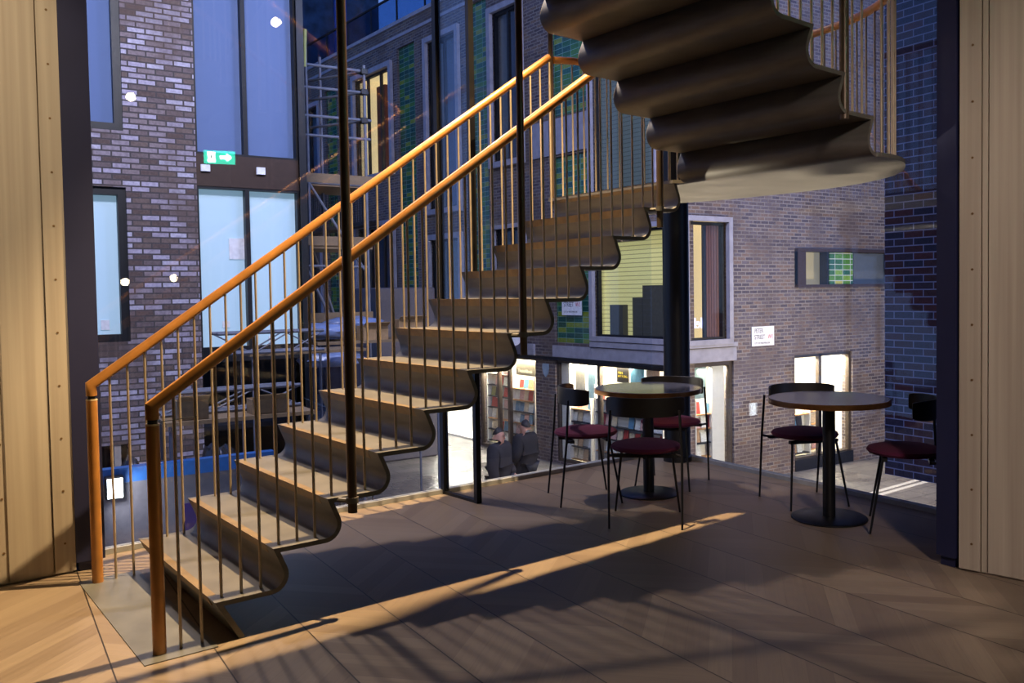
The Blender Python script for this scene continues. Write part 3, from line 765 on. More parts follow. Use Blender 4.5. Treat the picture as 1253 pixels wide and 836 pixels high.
rack(ML2, 5.0, 5.98, -2.4, -.62, -.30, -1, 'magazine rack next to the brick pier, behind the pedestrians', 'magazine on the rack next to the brick pier, behind the pedestrians', 'magazines behind the pedestrians')
rack(ML2, 6.1, 7.12, -2.4, -.2, -.34, -1, 'tall magazine rack seen between the slim shop mullions', 'magazine on the tall rack seen between the slim shop mullions', 'magazines between the mullions')
rack(MR2, .45, 1.04, -2.25, -.75, .30, 1, 'slim magazine rack right of the black column in the corner shop', 'magazine on the slim rack right of the black column', 'magazines right of the column')
rack(MR2, 3.22, 3.98, -2.25, -.85, .4, 1, 'magazine rack in the left pane of the lane shop window', 'magazine in the left pane of the lane shop window', 'magazines in the left lane pane')
rack(MR2, 4.06, 4.55, -2.25, -.6, .55, 1, 'magazine rack in the right pane of the lane shop window', 'magazine in the right pane of the lane shop window', 'magazines in the right lane pane')
# posters and signs in the shop windows
def poster(Mx, x0, x1, z0, z1, y, mat, label, parts=None):
    o = MB(Mx).box(x0, x1, y - .008, y + .008, z0, z1).build('poster', mat, origin=Mx @ Vector((x0, y, z0))); tag(o, label, 'poster'); return o
p1 = poster(ML2, 1.75, 2.12, -.52, -.2, -.2, simple('black_card', srgb(40, 34, 30), .6), 'black poster with yellow lettering hung in the shop window above the first table')
TMp = ML2 @ Matrix.Translation((2.08, -.19, -.34)) @ Matrix(((-1, 0, 0, 0), (0, 0, 1, 0), (0, 1, 0, 0), (0, 0, 0, 1)))
text_obj('THIS IS\nNOT A DRILL', .07, TMp, emis('yellow_letters', srgb(230, 200, 60), .4), p1, .001, sx=.7)
poster(ML2, 1.3, 1.7, -.55, -.2, -.2, simple('pale_blue_card', srgb(120, 180, 205), .6), 'pale blue illustrated poster right of the black poster')
poster(ML2, .85, 1.22, -.5, -.2, -.2, simple('peach_card', srgb(228, 190, 160), .6), 'peach poster at the right of the pale blue one')
poster(ML2, 3.15, 3.5, -.93, -.2, -.2, simple('cream_card', srgb(226, 214, 190), .6), 'tall cream poster behind the first chair')
poster(ML2, 2.8, 3.06, -.93, -.2, -.2, simple('ice_blue_card', srgb(180, 214, 220), .6), 'tall ice blue poster beside the cream one')
poster(MR2, .3, .75, -.74, -.12, .2, simple('figure_card', srgb(150, 170, 160), .6), 'grey green portrait poster right of the black column')
s1 = poster(ML2, 4.95, 5.8, -.6, -.18, -.22, simple('grey_banner', srgb(140, 130, 110), .6), 'grey banner sign at the top of the shop window behind the pedestrian')
TMp = ML2 @ Matrix.Translation((5.72, -.21, -.53)) @ Matrix(((-1, 0, 0, 0), (0, 0, 1, 0), (0, 1, 0, 0), (0, 0, 0, 1)))
text_obj('ThisIsABook', .12, TMp, emis('cream_letters', srgb(240, 230, 200), .6), s1, .001, sx=.95)
# mirrored neon greeting inside the upper window
ne = empty('neon_sign', MR2 @ Vector((.2, .35, .7)), 'violet neon Hello seen reversed inside the upper window right of the column', 'neon sign')
TMn = MR2 @ Matrix.Translation((.86, .27, .66)) @ Matrix(((-1, 0, 0, 0), (0, 0, -1, 0), (0, 1, 0, 0), (0, 0, 0, 1)))
text_obj('Hello', .3, TMn, emis('neon_violet', (.72, .68, 1, 1), 2.2), ne, .008, sx=.8)
# white shield plaque on the brick pier
sh = [(-.1, .12), (.1, .12), (.11, .0), (.07, -.12), (0, -.19), (-.07, -.12), (-.11, 0)]
pl = MB(ML2 @ Matrix.Translation((4.32, 0, -.35)))
n_ = len(sh); pl.add([(x, .03, z) for x, z in sh] + [(x, -.0, z) for x, z in sh], [tuple(range(n_)), tuple(range(2*n_-1, n_-1, -1))] + [(i, (i+1) % n_, n_+(i+1) % n_, n_+i) for i in range(n_)])
tag(pl.build('plaque', simple('pale_enamel', srgb(150, 170, 185), .4), origin=ML2 @ Vector((4.32, 0, -.35))), 'small pale shield shaped plaque on the brick pier between the shop windows', 'plaque')
tag(MB(ML2 @ Matrix.Translation((4.95, .45, .38)) @ Matrix.Rotation(PI/2, 4, 'Y')).lathe([(.001, -.03), (.2, -.03), (.2, .03), (.001, .03)], (0, 0, 0), 32).build('projecting_sign', M['paper'], origin=ML2 @ Vector((4.95, .45, .38))), 'round white projecting sign half hidden behind the stair', 'sign')

# ---------------- left building
MBL = Matrix.Translation((0, 12.75, 0))
lb = empty('brick_building', (1.5, 12.75, ZS), 'mottled brick building with tall frosted panes at the left across the street', 'building')
hl = [(-3, 1.65, 3.62, 8), (-3, 1.66, .84, 2.88), (2.54, 3.96, -2.5, 9), (1.2, 1.42, -2.5, -.52), (-2, 1.2, -2.5, -.52), (1.42, 1.62, -2.5, -.52)]
cells(MB(MBL), -3, 4.02, ZS, 8.5, hl, 0, .4).build('wall', M['br_left'], lb)
MB(MBL).box(3.96, 4.06, -.03, 8, ZS, 8.5).build('side_wall', M['ext_dark'], lb)
def bwin(x0, x1, z0, z1, mat, w=.055, y=.2):
    f = frame(MB(MBL), x0, x1, z0, z1, w, y - .16, y).build('window', M['ext_dark'], lb)
    MB(MBL).box(x0 + w, x1 - w, y - .03, y - .01, z0 + w, z1 - w).build('pane', mat, f)
    return f
bwin(-3, 1.65, 3.62, 8, M['film_blue'], .1); bwin(-3, 1.66, .84, 2.88, M['film_lit'], .1)
bwin(2.54, 3.22, 3.4, 8.5, M['film_blue'], .03); bwin(3.22, 3.96, 3.4, 8.5, M['film_blue'], .03)
bwin(2.54, 3.22, .68, 2.96, M['film_lit'], .03); bwin(3.22, 3.96, .68, 2.96, M['film_lit'], .03)
MB(MBL).box(2.54, 3.96, .03, .3, 2.96, 3.4).build('spandrel', M['ext_brown'], lb)
MB(MBL).box(2.54, 3.96, .02, .3, .5, .68).build('transom', M['ext_dark'], lb)
for i, (x, z, w_, h_) in enumerate(((2.60, 3.16, .12, .09), (3.35, 3.16, .12, .1), (1.33, 1.0, .1, .13), (2.86, .98, .1, .09), (2.98, 1.95, .22, .3), (3.5, .74, .09, .09))):
    tag(MB(MBL).box(x, x + w_, -.012 if z > 3 else .155, .03 if z > 3 else .172, z, z + h_).build('paper_notice', M['paper'], origin=MBL @ Vector((x, 0, z))), 'small white paper notice taped to the panes of the left brick building', 'notice', 'paper notices on the left building')
# open ground floor of the left building
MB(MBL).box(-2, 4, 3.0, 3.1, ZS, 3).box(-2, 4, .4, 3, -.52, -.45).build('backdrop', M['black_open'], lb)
MB(MBL).box(1.42, 1.5, .02, .3, ZS, -.52).build('door_post', simple('pale_timber_post', srgb(170, 160, 150), .7), lb)
# dark red brick wing of the lane, close on the right
wing = cells(MB(Matrix.Translation((7.9, 5.66, 0)) @ Matrix.Rotation(-PI/2, 4, 'Z')), 0, 6.5, -.565, 9, [], 0, .35).build('brick_wing', M['br_dark'], origin=(7.9, 5.66, -.565))
tag(wing, 'dark red and blue brick wing hanging over the lane beside the navy pillar', 'building')
MB().box(7.95, 8.25, -.84, 4.55, ZS, -.565).build('pier', M['br_dark'], wing)
# pale double line along the lane
kl = MB()
def at_zs(px, py):
    d = fw + rt*((px - 690)/f_px) - up*((py - 396.66)/f_px); return Vector((0, 0, H)) + d*((ZS - H)/d.z)
for dy in (0, 5):
    a_, b_ = at_zs(1058, 606 + dy), at_zs(1125, 587 + dy); d_ = (b_ - a_).normalized(); n2_ = Vector((-d_.y, d_.x, 0))*.05
    a_ -= d_*2; b_ += d_*3
    kl.hexa([a_ - n2_, b_ - n2_, b_ + n2_, a_ + n2_], [p + Vector((0, 0, .006)) for p in (a_ - n2_, b_ - n2_, b_ + n2_, a_ + n2_)])
tag(kl.build('trim_6', simple('road_paint', srgb(190, 185, 175), .7)), kind='structure')
# ---------------- scaffold at the head of the street
M['tube'] = simple('galvanised_tube', srgb(104, 108, 122), .6, .3, .15, 8)
M['tube_y'] = simple('yellow_taped_tube', srgb(190, 190, 110), .5)
M['board'] = simple('scaffold_board', srgb(120, 100, 76), .8)
scf = empty('scaffold', (6.0, 14.0, ZS), 'tube scaffold with boards and diagonal braces between the two buildings', 'scaffold')
SY = 14.0
P_ = lambda x, y, Y=SY: at_y(x, y, Y)
def tubeobj(a, b, Y=SY, Y2=None, r=.024, mat='tube'):
    MB().tube(P_(*a, Y), P_(*b, Y2 or Y), r, 10).build('tube', M[mat], scf)
for xp in (373, 391): 
    top = 38 if xp == 373 else 70
    a = P_(xp, top, SY if xp == 373 else SY + 1.0); MB().tube(a, Vector((a.x, a.y, ZS)), .024, 10).build('standard', M['tube'], scf)
a = P_(445, 80); MB().tube(a, Vector((a.x, a.y, ZS)), .026, 10).build('standard', M['tube'], scf)
a = P_(373, 36); b = P_(373, 82); MB().tube(a, b, .028, 10).build('sleeve', M['tube_y'], scf)
for l_ in (((362, 77), (450, 88)), ((362, 105), (450, 114)), ((362, 140), (454, 148)), ((362, 164), (453, 171))): tubeobj(*l_)
for y_ in ((78, 88), (105, 113), (140, 148)):
    b0 = P_(445, y_[1]); MB().tube(b0, b0 + Vector((-.9, 1.6, 0)), .024, 10).build('transom', M['tube'], scf)
    MB().box(b0.x - .06, b0.x + .06, b0.y - .05, b0.y + .05, b0.z - .05, b0.z + .05).build('coupler', M['ext_dark'], scf, bevel=.012)
tubeobj((371, 213), (402, 262)); tubeobj((402, 262), (446, 330)); tubeobj((376, 330), (415, 410)); tubeobj((368, 260), (420, 420), SY + 1)
tubeobj((362, 222), (452, 228)); tubeobj((362, 325), (452, 327))
bd = MB()
for k, (ya, yb) in enumerate(((222, 226), (300, 303), (395, 397))):
    p = P_(363, ya); q = P_(456, yb); bd.box(p.x, q.x, SY, SY + 1.2, p.z - .05, p.z)
    bd.box(p.x, q.x, SY - .03, SY, p.z, p.z + .15)
bd.build('boards', M['board'], scf)
# balcony railing of the building beyond
rl_ = MB(ML2)
for k in range(34): rl_.box(12.3 + k*.17, 12.32 + k*.17, .5, .52, 3.6, 4.75)
rl_.box(12.2, 18.2, .49, .53, 4.73, 4.78); rl_.box(12.2, 18.2, .0, .55, 3.5, 3.62)
rl_.build('balcony', M['ext_dark'], cb_)
# dark block closing the street
far = MB().box(1.5, 14, 34, 40, ZS, 24)
tag(far.build('far_building', simple('dark_netting', srgb(44, 62, 84), .9, 0, .7, 2.2), origin=(8, 34, ZS)), 'dark netted block closing the end of the street above the parapet', 'building')
f2 = MB()
for x in (6.2, 9.2, 12.1): f2.box(x, x + .5, 33.9, 34, 3, 24)
tag(f2.build('blue_banner', simple('deep_blue', srgb(30, 66, 140), .7), origin=(9, 33.9, 3)), 'deep blue vertical strips on the dark block at the street end', 'banner')

# ---------------- market yard: hoarding, stalls, trusses, sacks
hd = empty('hoarding', (1.3, 8.6, ZS), 'grey site hoarding with a bright blue top band and purple poster behind the first steps', 'hoarding')
MB().box(.2, 2.35, 8.6, 8.66, ZS, -.23).build('board', simple('grey_hoarding', srgb(100, 96, 104), .45), hd)
MB().box(.2, 2.35, 8.56, 8.68, -.23, -.1).build('blue_band', simple('blue_band', srgb(28, 84, 152), .5), hd)
pp_ = MB().box(1.50, 2.35, 8.575, 8.6, -1.6, -.5).build('purple_poster', simple('purple_print', srgb(54, 34, 92), .5), hd)
text_obj('E', .25, Matrix.Translation((1.63, 8.57, -.79)) @ Matrix(((1,0,0,0),(0,0,-1,0),(0,1,0,0),(0,0,0,1))), M['paper'], pp_, .002)
# site lamp on the hoarding
lampP = at_y(141, 598, 8.45)
sl = empty('site_lamp', lampP, 'glaring square site lamp fixed to the grey hoarding at far left', 'lamp')
MB().box(lampP.x - .075, lampP.x + .075, 8.46, 8.56, lampP.z - .1, lampP.z + .1).build('housing', M['ext_dark'], sl, bevel=.01)
MB().box(lampP.x - .06, lampP.x + .06, 8.45, 8.46, lampP.z - .085, lampP.z + .085).build('lens', emis('lamp_lens', (.9, .95, 1, 1), 12), sl)
# lattice trusses lying on trestles
def truss(a, b, h, label):
    a = Vector(a); b = Vector(b); t = empty('truss', a, label, 'truss', 'silver lattice trusses in the yard')
    m = MB(); d = b - a; n = int(d.length/.45); up_ = Vector((0, 0, h)); nn = d.normalized().cross(Vector((0, 0, 1)))*h
    for o_ in (Vector(), up_, nn, nn + up_): m.tube(a + o_, b + o_, .022, 8)
    m.build('chord', M['tube'], t); m = MB()
    for i in range(n):
        p, q = a + d*(i/n), a + d*((i+1)/n); m.tube(p, q + up_, .011, 6) if i % 2 else m.tube(p + up_, q, .011, 6); m.tube(p + nn, q + nn + up_, .011, 6)
    m.build('lacing', M['tube'], t); return t
pz = lambda x, y, Y: at_y(x, y, Y)
q3 = pz(262, 500, 9.8).z - .05; truss((1.52, 9.96, q3 + .025), (2.98, 9.98, q3 + .025), .22, 'silver lattice truss on the low market table behind the hoarding')
q2 = pz(300, 432, 12.0).z; truss((2.5, 11.9, q2 + .02), (3.9, 11.95, q2 + .02), .26, 'silver lattice truss lying on the counter under the frosted panes')
def stall(p, w, d, h, label):
    t = empty('market_stall', p, label, 'stall'); x, y, z = p
    MB().box(x, x + w, y, y + d, h - .04, h).build('table_board', M['board'], t)
    for xx in (x + .05, x + w - .05):
        for yy in (y + .05, y + d - .05): MB().tube((xx, yy, ZS), (xx, yy, h - .04), .02, 8).build('leg', M['tube'], t)
    return t
q = pz(300, 432, 12.0); stall((q.x, 11.75, ZS), 1.6, .7, q.z, 'timber market counter under the lower frosted panes of the left building')
q = pz(262, 500, 9.8); stall((1.5, 9.3, ZS), 1.5, .7, q.z - .05, 'low market table standing just behind the blue topped hoarding')
q = pz(380, 420, 12.6); stall((4.12, 12.6, ZS), 2.0, .8, q.z, 'long market counter beneath the scaffold')
M['sack2'] = simple('pale_blue_plastic', srgb(110, 128, 170), .3, 0, .2, 6, .6)
M['sack'] = simple('black_plastic', (.02, .02, .024, 1), .18, 0, .3, 5, .9)
def sack(c, r, label, mat='sack', grp='black refuse sacks in the yard'):
    bm = bmesh.new(); bmesh.ops.create_icosphere(bm, subdivisions=3, radius=1)
    rnd = random.Random(int(c[0]*100)); ph = [rnd.uniform(0, 6) for _ in range(6)]
    vs = []
    for v in bm.verts:
        p = v.co; k = 1 + .09*math.sin(5*p.x + ph[0])*math.cos(6*p.y + ph[1]) + .06*math.sin(11*p.z + ph[2] + 4*p.x)
        z = p.z*k; z = max(z, -.72)
        vs.append((c[0] + p.x*k*r[0], c[1] + p.y*k*r[1], c[2] + (z + .72)*r[2]))
    bm.verts.index_update(); fs = [tuple(v.index for v in f.verts) for f in bm.faces]; bm.free()
    o = MB().add(vs, fs).build('refuse_sack', M[mat], origin=c, ang=70); tag(o, label, 'sack', grp)
for x, y, z, r in ((.55, 9.25, -1.35, .22), (1.15, 9.1, -1.3, .22), (1.35, 10.9, -1.0, .3), (2.35, 11.0, -.8, .3), (2.9, 9.0, -1.2, .24), (3.3, 10.2, -1.0, .27)):
    sack((x, y, ZS), (r*1.1, r, (z + .6 - ZS)/1.8), 'glossy black refuse sack heaped behind the blue topped hoarding')
for (px, py, Y, w_, h_) in ((398, 405, 13.0, .45, .22), (432, 395, 13.4, .5, .2), (405, 440, 12.9, .5, .25)):
    p = pz(px, py, Y); sack((p.x, p.y, p.z - .1), (w_, .3, h_*.6), 'pale blue plastic bundle piled on the counters beneath the scaffold', 'bundle_' if False else 'sack2', 'pale bundles beneath the scaffold') if 'sack2' in M else None
cbx = pz(150, 600, 10.4)
tag(MB().box(cbx.x - .15, cbx.x + .12, 10.4, 10.45, ZS, -.62).build('cardboard_sheet', simple('cardboard', srgb(150, 124, 96), .85), origin=(cbx.x, 10.4, ZS)), 'tall sheet of brown cardboard leaning in the yard at far left', 'cardboard')
van = at_y(470, 352, 19)
v_ = MB().box(van.x - .2, van.x + 1.3, 19, 21.5, ZS, van.z); tag(v_.build('kiosk', simple('grey_kiosk', srgb(92, 88, 96), .6), origin=(van.x, 19, ZS), bevel=.04), 'grey boxy kiosk standing in the street beyond the scaffold', 'kiosk')

# ---------------- pedestrians
def person(loc, rz, label, coat, arms='down', h=1.74):
    t = empty('person', loc, label, 'person'); t.rotation_euler = (0, 0, rz); OFF[t.name] = Vector((0, 0, 0))
    k = h/1.75
    J = {'pel': (0, 0, .95), 'wai': (0, 0, 1.10), 'che': (0, .01, 1.32), 'nk': (0, 0, 1.47), 'hd': (0, .015, 1.56), 'tp': (0, .01, 1.70)}
    E_ = [('pel', 'wai'), ('wai', 'che'), ('che', 'nk'), ('nk', 'hd'), ('hd', 'tp')]
    Rr_ = {'pel': .155, 'wai': .145, 'che': .165, 'nk': .06, 'hd': .098, 'tp': .084}
    for s, n in ((-1, 'L'), (1, 'R')):
        J[n+'sh'] = (s*.185, 0, 1.40); J[n+'el'] = (s*.26, -.02 if n == 'L' else .02, 1.12); J[n+'wr'] = (s*.2, .16, .96) if n == 'L' else (s*.25, .07, .88)
        J[n+'hp'] = (s*.09, 0, .90); J[n+'kn'] = (s*.10, .06*s, .50); J[n+'an'] = (s*.10, -.04*s - .02, .09); J[n+'to'] = (s*.11, .12 - .04*s, .04)
        E_ += [('che', n+'sh'), (n+'sh', n+'el'), (n+'el', n+'wr'), ('pel', n+'hp'), (n+'hp', n+'kn'), (n+'kn', n+'an'), (n+'an', n+'to')]
        Rr_.update({n+'sh': .085, n+'el': .06, n+'wr': .04, n+'hp': .11, n+'kn': .07, n+'an': .05, n+'to': .04})
    def skin(name, joints, edges, rad, mat, root):
        ids = {j: i for i, j in enumerate(joints)}
        me = bpy.data.meshes.new(name); me.from_pydata([Vector(J[j])*k for j in joints], [(ids[a], ids[b]) for a, b in edges], [])
        o = bpy.data.objects.new(name, me); C.objects.link(o); o.parent = t
        sm = o.modifiers.new('skin', 'SKIN'); sm.use_smooth_shade = True
        for j in joints:
            me.skin_vertices[0].data[ids[j]].radius = (rad[j]*k, rad[j]*k*(.72 if j in ('pel', 'wai', 'che') else 1)); me.skin_vertices[0].data[ids[j]].use_root = (j == root)
        sd = o.modifiers.new('sub', 'SUBSURF'); sd.levels = 1; sd.render_levels = 2; me.materials.append(mat); return o
    skinm = M.setdefault('skin', simple('skin', srgb(176, 128, 104), .6))
    skin('body', list(J), E_, Rr_, skinm, 'pel')
    # coat and trousers follow the body a little outside it
    cj = ['pel', 'wai', 'che', 'Lsh', 'Rsh', 'Lel', 'Rel', 'Lwr', 'Rwr', 'low']
    J['low'] = (0, 0, .72); cr = {j: Rr_.get(j, .17) + .04 for j in cj}; cr['low'] = .23; cr['pel'] = .22
    skin('coat', cj, [('low', 'pel'), ('pel', 'wai'), ('wai', 'che'), ('che', 'Lsh'), ('che', 'Rsh'), ('Lsh', 'Lel'), ('Rsh', 'Rel'), ('Lel', 'Lwr'), ('Rel', 'Rwr')], cr, coat, 'pel')
    tj = ['pel', 'Lhp', 'Rhp', 'Lkn', 'Rkn', 'Lan', 'Ran']; tr = {j: Rr_[j] + .02 for j in tj}
    skin('trousers', tj, [('pel', 'Lhp'), ('pel', 'Rhp'), ('Lhp', 'Lkn'), ('Rhp', 'Rkn'), ('Lkn', 'Lan'), ('Rkn', 'Ran')], tr, M['ext_dark'], 'pel')
    hair = MB(); vs = []
    n, m_ = 20, 8
    for i in range(m_ + 1):
        ph = i/m_*PI*.52
        for q_ in range(n):
            th = 2*PI*q_/n; vs.append((.078*math.sin(ph)*math.cos(th), -.005 + .09*math.sin(ph)*math.sin(th) - .014, 1.645*k + (.09 + .012*math.cos(3*th))*math.cos(ph) - .03*max(0, -math.sin(th))*math.sin(ph)))
    fs = [(i*n+q_, i*n+(q_+1) % n, (i+1)*n+(q_+1) % n, (i+1)*n+q_) for i in range(m_) for q_ in range(n)]
    hair.add(vs, fs).build('hair', M.setdefault('hair', simple('dark_hair', (.02, .015, .012, 1), .6)), t)
    fc = MB(); fc.lathe([(.001, -.02), (.012, -.014), (.014, .0), (.001, .03)], (0, .105, 1.575*k), 10); fc.build('nose', skinm, t)
    gl = MB()
    for s in (-1, 1): gl.path([(s*.035 + .025*math.cos(a_), .1, 1.615*k + .018*math.sin(a_)) for a_ in [i*PI/6 for i in range(13)]], .003, 6)
    gl.path([(-.01, .1, 1.615*k), (.01, .1, 1.615*k)], .003, 6); gl.build('glasses', M['ext_dark'], t)
    for s in (-1, 1):
        w_ = Vector(J[('L' if s < 0 else 'R') + 'wr'])*k; e_ = Vector(J[('L' if s < 0 else 'R') + 'el'])*k; d_ = (w_ - e_).normalized()
        h_ = MB(); side = Vector((1, 0, 0)); h_.path([w_, w_ + d_*.045, w_ + d_*.08], [.026, .034, .03], 8)
        for f_ in range(4):
            b0 = w_ + d_*.075 + side*(-.024 + .016*f_); h_.path([b0, b0 + d_*(.035 + .006*(1.5 - abs(f_ - 1.5))), b0 + d_*.06 + Vector((0, .012, -.012))], [.0085, .008, .006], 6)
        b0 = w_ + d_*.03 - side*s*.03; h_.path([b0, b0 + d_*.03 - side*s*.015, b0 + d_*.055 - side*s*.012], [.01, .009, .007], 6)
        h_.build('hand', skinm, t)
    return t
pp1 = at_y(611, 560, 12.1)
person((pp1.x, 12.1, ZS), PI + .55, 'person in glasses and a dark hooded coat walking past the lit shop', simple('dark_coat', srgb(44, 40, 42), .85), h=1.76)
pp2 = at_y(643, 560, 12.9)
person((pp2.x, 12.9, ZS), .3, 'person in dark clothes facing the magazine rack, seen from behind', simple('black_jacket', srgb(28, 26, 30), .85), h=1.7)

# ---------------- emergency exit sign of the gallery, seen as a reflection in the glass
exs = empty('exit_sign', (3.25, .39, 3.05), 'green illuminated running man exit sign hanging inside, reflected in the left glass', 'exit sign')
exd = Vector((.375, -.915, 0)).normalized(); exx = Vector((exd.y, -exd.x, 0))   # exx: sign's horizontal axis
MX = Matrix.Translation((3.25, .39, 3.05)) @ Matrix(((exx.x, exd.x, 0, 0), (exx.y, exd.y, 0, 0), (0, 0, 1, 0), (0, 0, 0, 1)))
MB(MX).box(-.17, .17, .0, .03, -.075, .075).build('panel', emis('exit_green', (.01, .8, .5, 1), 16), exs)
MB(MX).tube((-.12, .015, .075), (-.12, .015, .915), .004, 6).build('rod', M['black'], exs)
MB(MX).tube((.12, .015, .075), (.12, .015, .915), .004, 6).build('rod', M['black'], exs)
wht = emis('exit_white', (1, 1, 1, 1), 40)
ar = [(-.0, .055), (.0, .02), (.07, .02), (.07, .0-.02), (.0, -.02), (.0, -.055), (-.06, 0)]
am = MB(MX @ Matrix.Translation((0, -.002, 0)))
def flat(pts, sx=1, ox=0):
    n = len(pts); m = MB(MX); m.add([(x*sx + ox, -.004, z) for x, z in pts] + [(x*sx + ox, .0, z) for x, z in pts], [tuple(range(n)), tuple(range(2*n-1, n-1, -1))] + [(i, (i+1) % n, n+(i+1) % n, n+i) for i in range(n)]); return m
SGN = 1
flat(ar, 1*SGN, -.075*SGN).build('arrow', wht, exs)
mn = MB(MX)
dz = flat([(.05, -.06), (.13, -.06), (.13, .06), (.05, .06)], SGN); dz.build('doorway', wht, exs)
man = MB(MX @ Matrix.Translation((.088*SGN, -.008, 0)))
man.lathe([(.001, -.002), (.010, -.002), (.010, .002), (.001, .002)], (0, 0, .043), 12)
man.path([(0, 0, .028), (.004, 0, -.005)], .009, 6); man.path([(.004, 0, -.005), (-.02, 0, -.022), (-.022, 0, -.048)], .005, 6); man.path([(.004, 0, -.005), (.018, 0, -.03), (.034, 0, -.034)], .005, 6)
man.path([(0, 0, .024), (-.022, 0, .012)], .004, 6); man.path([(0, 0, .024), (.02, 0, .008)], .004, 6)
man.build('running_man', M['exit_green'] if 'exit_green' in M else emis('exit_green_figure', (0, .5, .25, 1), 3), exs)
# gallery spotlights whose discs show in the glass
def fitting(p, aim, label, e=60, r=.05):
    t = empty('ceiling_spotlight', p, label, 'spotlight'); p = Vector(p); d = (Vector(aim) - p).normalized()
    MB().path([p - d*.16, p - d*.02, p - d*.0], [r*.9, r*1.15, r*1.15], 20).build('housing', M['black'], t)
    MB().path([p - d*.004, p + d*.003], r, 20).build('lens', emis('warm_lens', (1, .82, .55, 1), e), t)
    MB().tube(p - d*.1, Vector(((p - d*.1).x, (p - d*.1).y, 5.99)), .008, 8).build('stem', M['black'], t)
fitting((2.42, -.01, 3.70), (1.6, 2.5, 3.2), 'black track spotlight seen reflected beside the upper left frosted pane')
fitting((3.87, .64, 4.68), (2.5, 3.5, 4.0), 'black track spotlight seen reflected in the tall blue pane', 55, .055)
fitting((2.30, -.03, 1.60) if False else (2.30, -.03, 1.60), (1.6, 2.5, 1.5), 'low reading lamp reflected against the lower left pane', 40, .045)
fitting((2.76, .2, 1.64), (1.9, 2.5, 1.5), 'low reading lamp reflected on the brick pier', 40, .045)

for i, (x, y, w_, d_, h_, zt, lab) in enumerate(((1.62, 9.38, .3, .22, .2, q3, 'open cardboard carton on the low market table, nearest the hoarding'), (2.35, 9.36, .36, .24, .16, q3, 'flat cardboard carton on the low market table, right of the first carton'), (4.85, 12.65, .4, .3, .22, pz(380, 420, 12.6).z, 'cardboard carton on the counter beneath the scaffold, left end'), (5.45, 12.7, .45, .3, .3, pz(380, 420, 12.6).z, 'taller cardboard carton on the counter beneath the scaffold, right end'))):
    bx = MB(); t_ = .012
    bx.box(x, x + w_, y, y + t_, zt, zt + h_).box(x, x + w_, y + d_ - t_, y + d_, zt, zt + h_).box(x, x + t_, y + t_, y + d_ - t_, zt, zt + h_).box(x + w_ - t_, x + w_, y + t_, y + d_ - t_, zt, zt + h_).box(x + t_, x + w_ - t_, y + t_, y + d_ - t_, zt, zt + .01)
    bx.hexa([(x, y - .1, zt + h_ + .05), (x + w_, y - .1, zt + h_ + .05), (x + w_, y, zt + h_ - .004), (x, y, zt + h_ - .004)], [(x, y - .1, zt + h_ + .058), (x + w_, y - .1, zt + h_ + .058), (x + w_, y, zt + h_ + .004), (x, y, zt + h_ + .004)])
    tag(bx.build('cardboard_carton', M.setdefault('kraft', simple('kraft_board', srgb(150, 122, 88), .85)), origin=(x, y, zt)), lab, 'box')

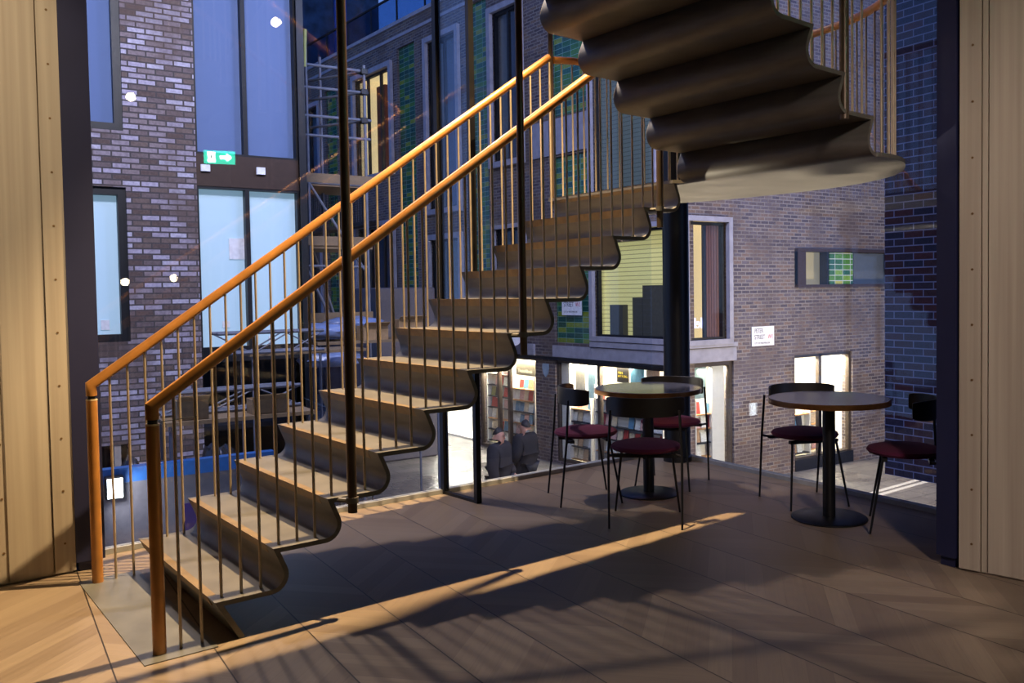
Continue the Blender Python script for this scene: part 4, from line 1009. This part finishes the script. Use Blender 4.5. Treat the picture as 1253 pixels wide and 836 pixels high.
# ------------------------------------------------------------------ light
def spot(name, loc, tgt, energy, col, ang, blend=.3, size=.05):
    l = bpy.data.lights.new(name, 'SPOT'); l.energy = energy; l.color = col; l.spot_size = math.radians(ang); l.spot_blend = blend; l.shadow_soft_size = size
    o = bpy.data.objects.new(name, l); C.objects.link(o); o.location = loc
    o.rotation_euler = (Vector(tgt) - Vector(loc)).to_track_quat('-Z', 'Y').to_euler(); return o
def area(name, loc, tgt, energy, col, sx, sy_):
    l = bpy.data.lights.new(name, 'AREA'); l.energy = energy; l.color = col; l.shape = 'RECTANGLE'; l.size = sx; l.size_y = sy_
    o = bpy.data.objects.new(name, l); C.objects.link(o); o.location = loc
    o.rotation_euler = (Vector(tgt) - Vector(loc)).to_track_quat('-Z', 'Y').to_euler(); return o
spot('street_flood', (1.3, 8.6, 9.0), (1.5, 3.1, .4), 1900, (1, .80, .66), 50, .5, .16)
spot('gallery_spot', (2.6, 3.87, 5.9), (2.1, 4.15, 0), 4600, (1, .72, .38), 56, .4, .035)
spot('wall_washer', (-1.0, 2.4, 3.75), (-.3, 5.0, 2.3), 420, (1, .80, .54), 46, .6, .08)
spot('room_wall_spot', (1.0, -1.5, 3.7), (4.2, 1.7, 1.3), 620, (1, .82, .74), 46, .8, .25)
spot('landing_fill', (2.5, 8.2, -1.5), (4.3, 3.75, 2.05), 6000, (1, .84, .62), 17, .3, .1)  # added spot, brightens only the underside of the landing
spot('site_lamp_glow', (lampP.x, 8.3, lampP.z), (lampP.x + .6, 8.6, -.6), 18, (.95, .97, 1), 150, .6, .05)
area('street_fill_left', (1.5, 7.2, 6.5), (2.0, 12.75, 1.5), 480, (.9, .86, 1), 1.2, .6)  # added fill without a fixture, brightens the left brick front
area('street_fill_mid', (6.2, 8.5, 7.0), (10.9, 16, 3.5), 380, (.55, .62, 1), 1.2, .6)  # unseen fill added to lift the corner building's street face
area('lane_fill', (12.8, 6.8, .2), (14.5, 12.5, -1.2), 420, (1, .82, .58), .6, .3)  # warm fill added for the lower lane wall, no actual lamp there
area('lane_fill_high', (10.5, 6.5, 6.5), (14, 12.5, 3), 300, (.86, .76, .96), 1, .6)  # high fill added to brighten the upper lane wall
w = bpy.data.worlds.new('dusk'); sc.world = w; w.use_nodes = True
nt = w.node_tree; bg = nt.nodes['Background']
tc = nd(nt, 'ShaderNodeTexCoord'); sp = nd(nt, 'ShaderNodeSeparateXYZ'); nt.links.new(tc.outputs['Generated'], sp.inputs[0])
nt.links.new(ramp(nt, sp.outputs[2], [(0, (.16, .25, .52, 1)), (.5, (.05, .12, .42, 1)), (1, (.03, .08, .32, 1))]), bg.inputs[0])
bg.inputs[1].default_value = 1.7
sc.view_settings.view_transform = 'Standard'; sc.view_settings.look = 'None'; sc.view_settings.gamma = 1
sc.view_settings.use_curve_mapping = False; sc.view_settings.exposure = 0
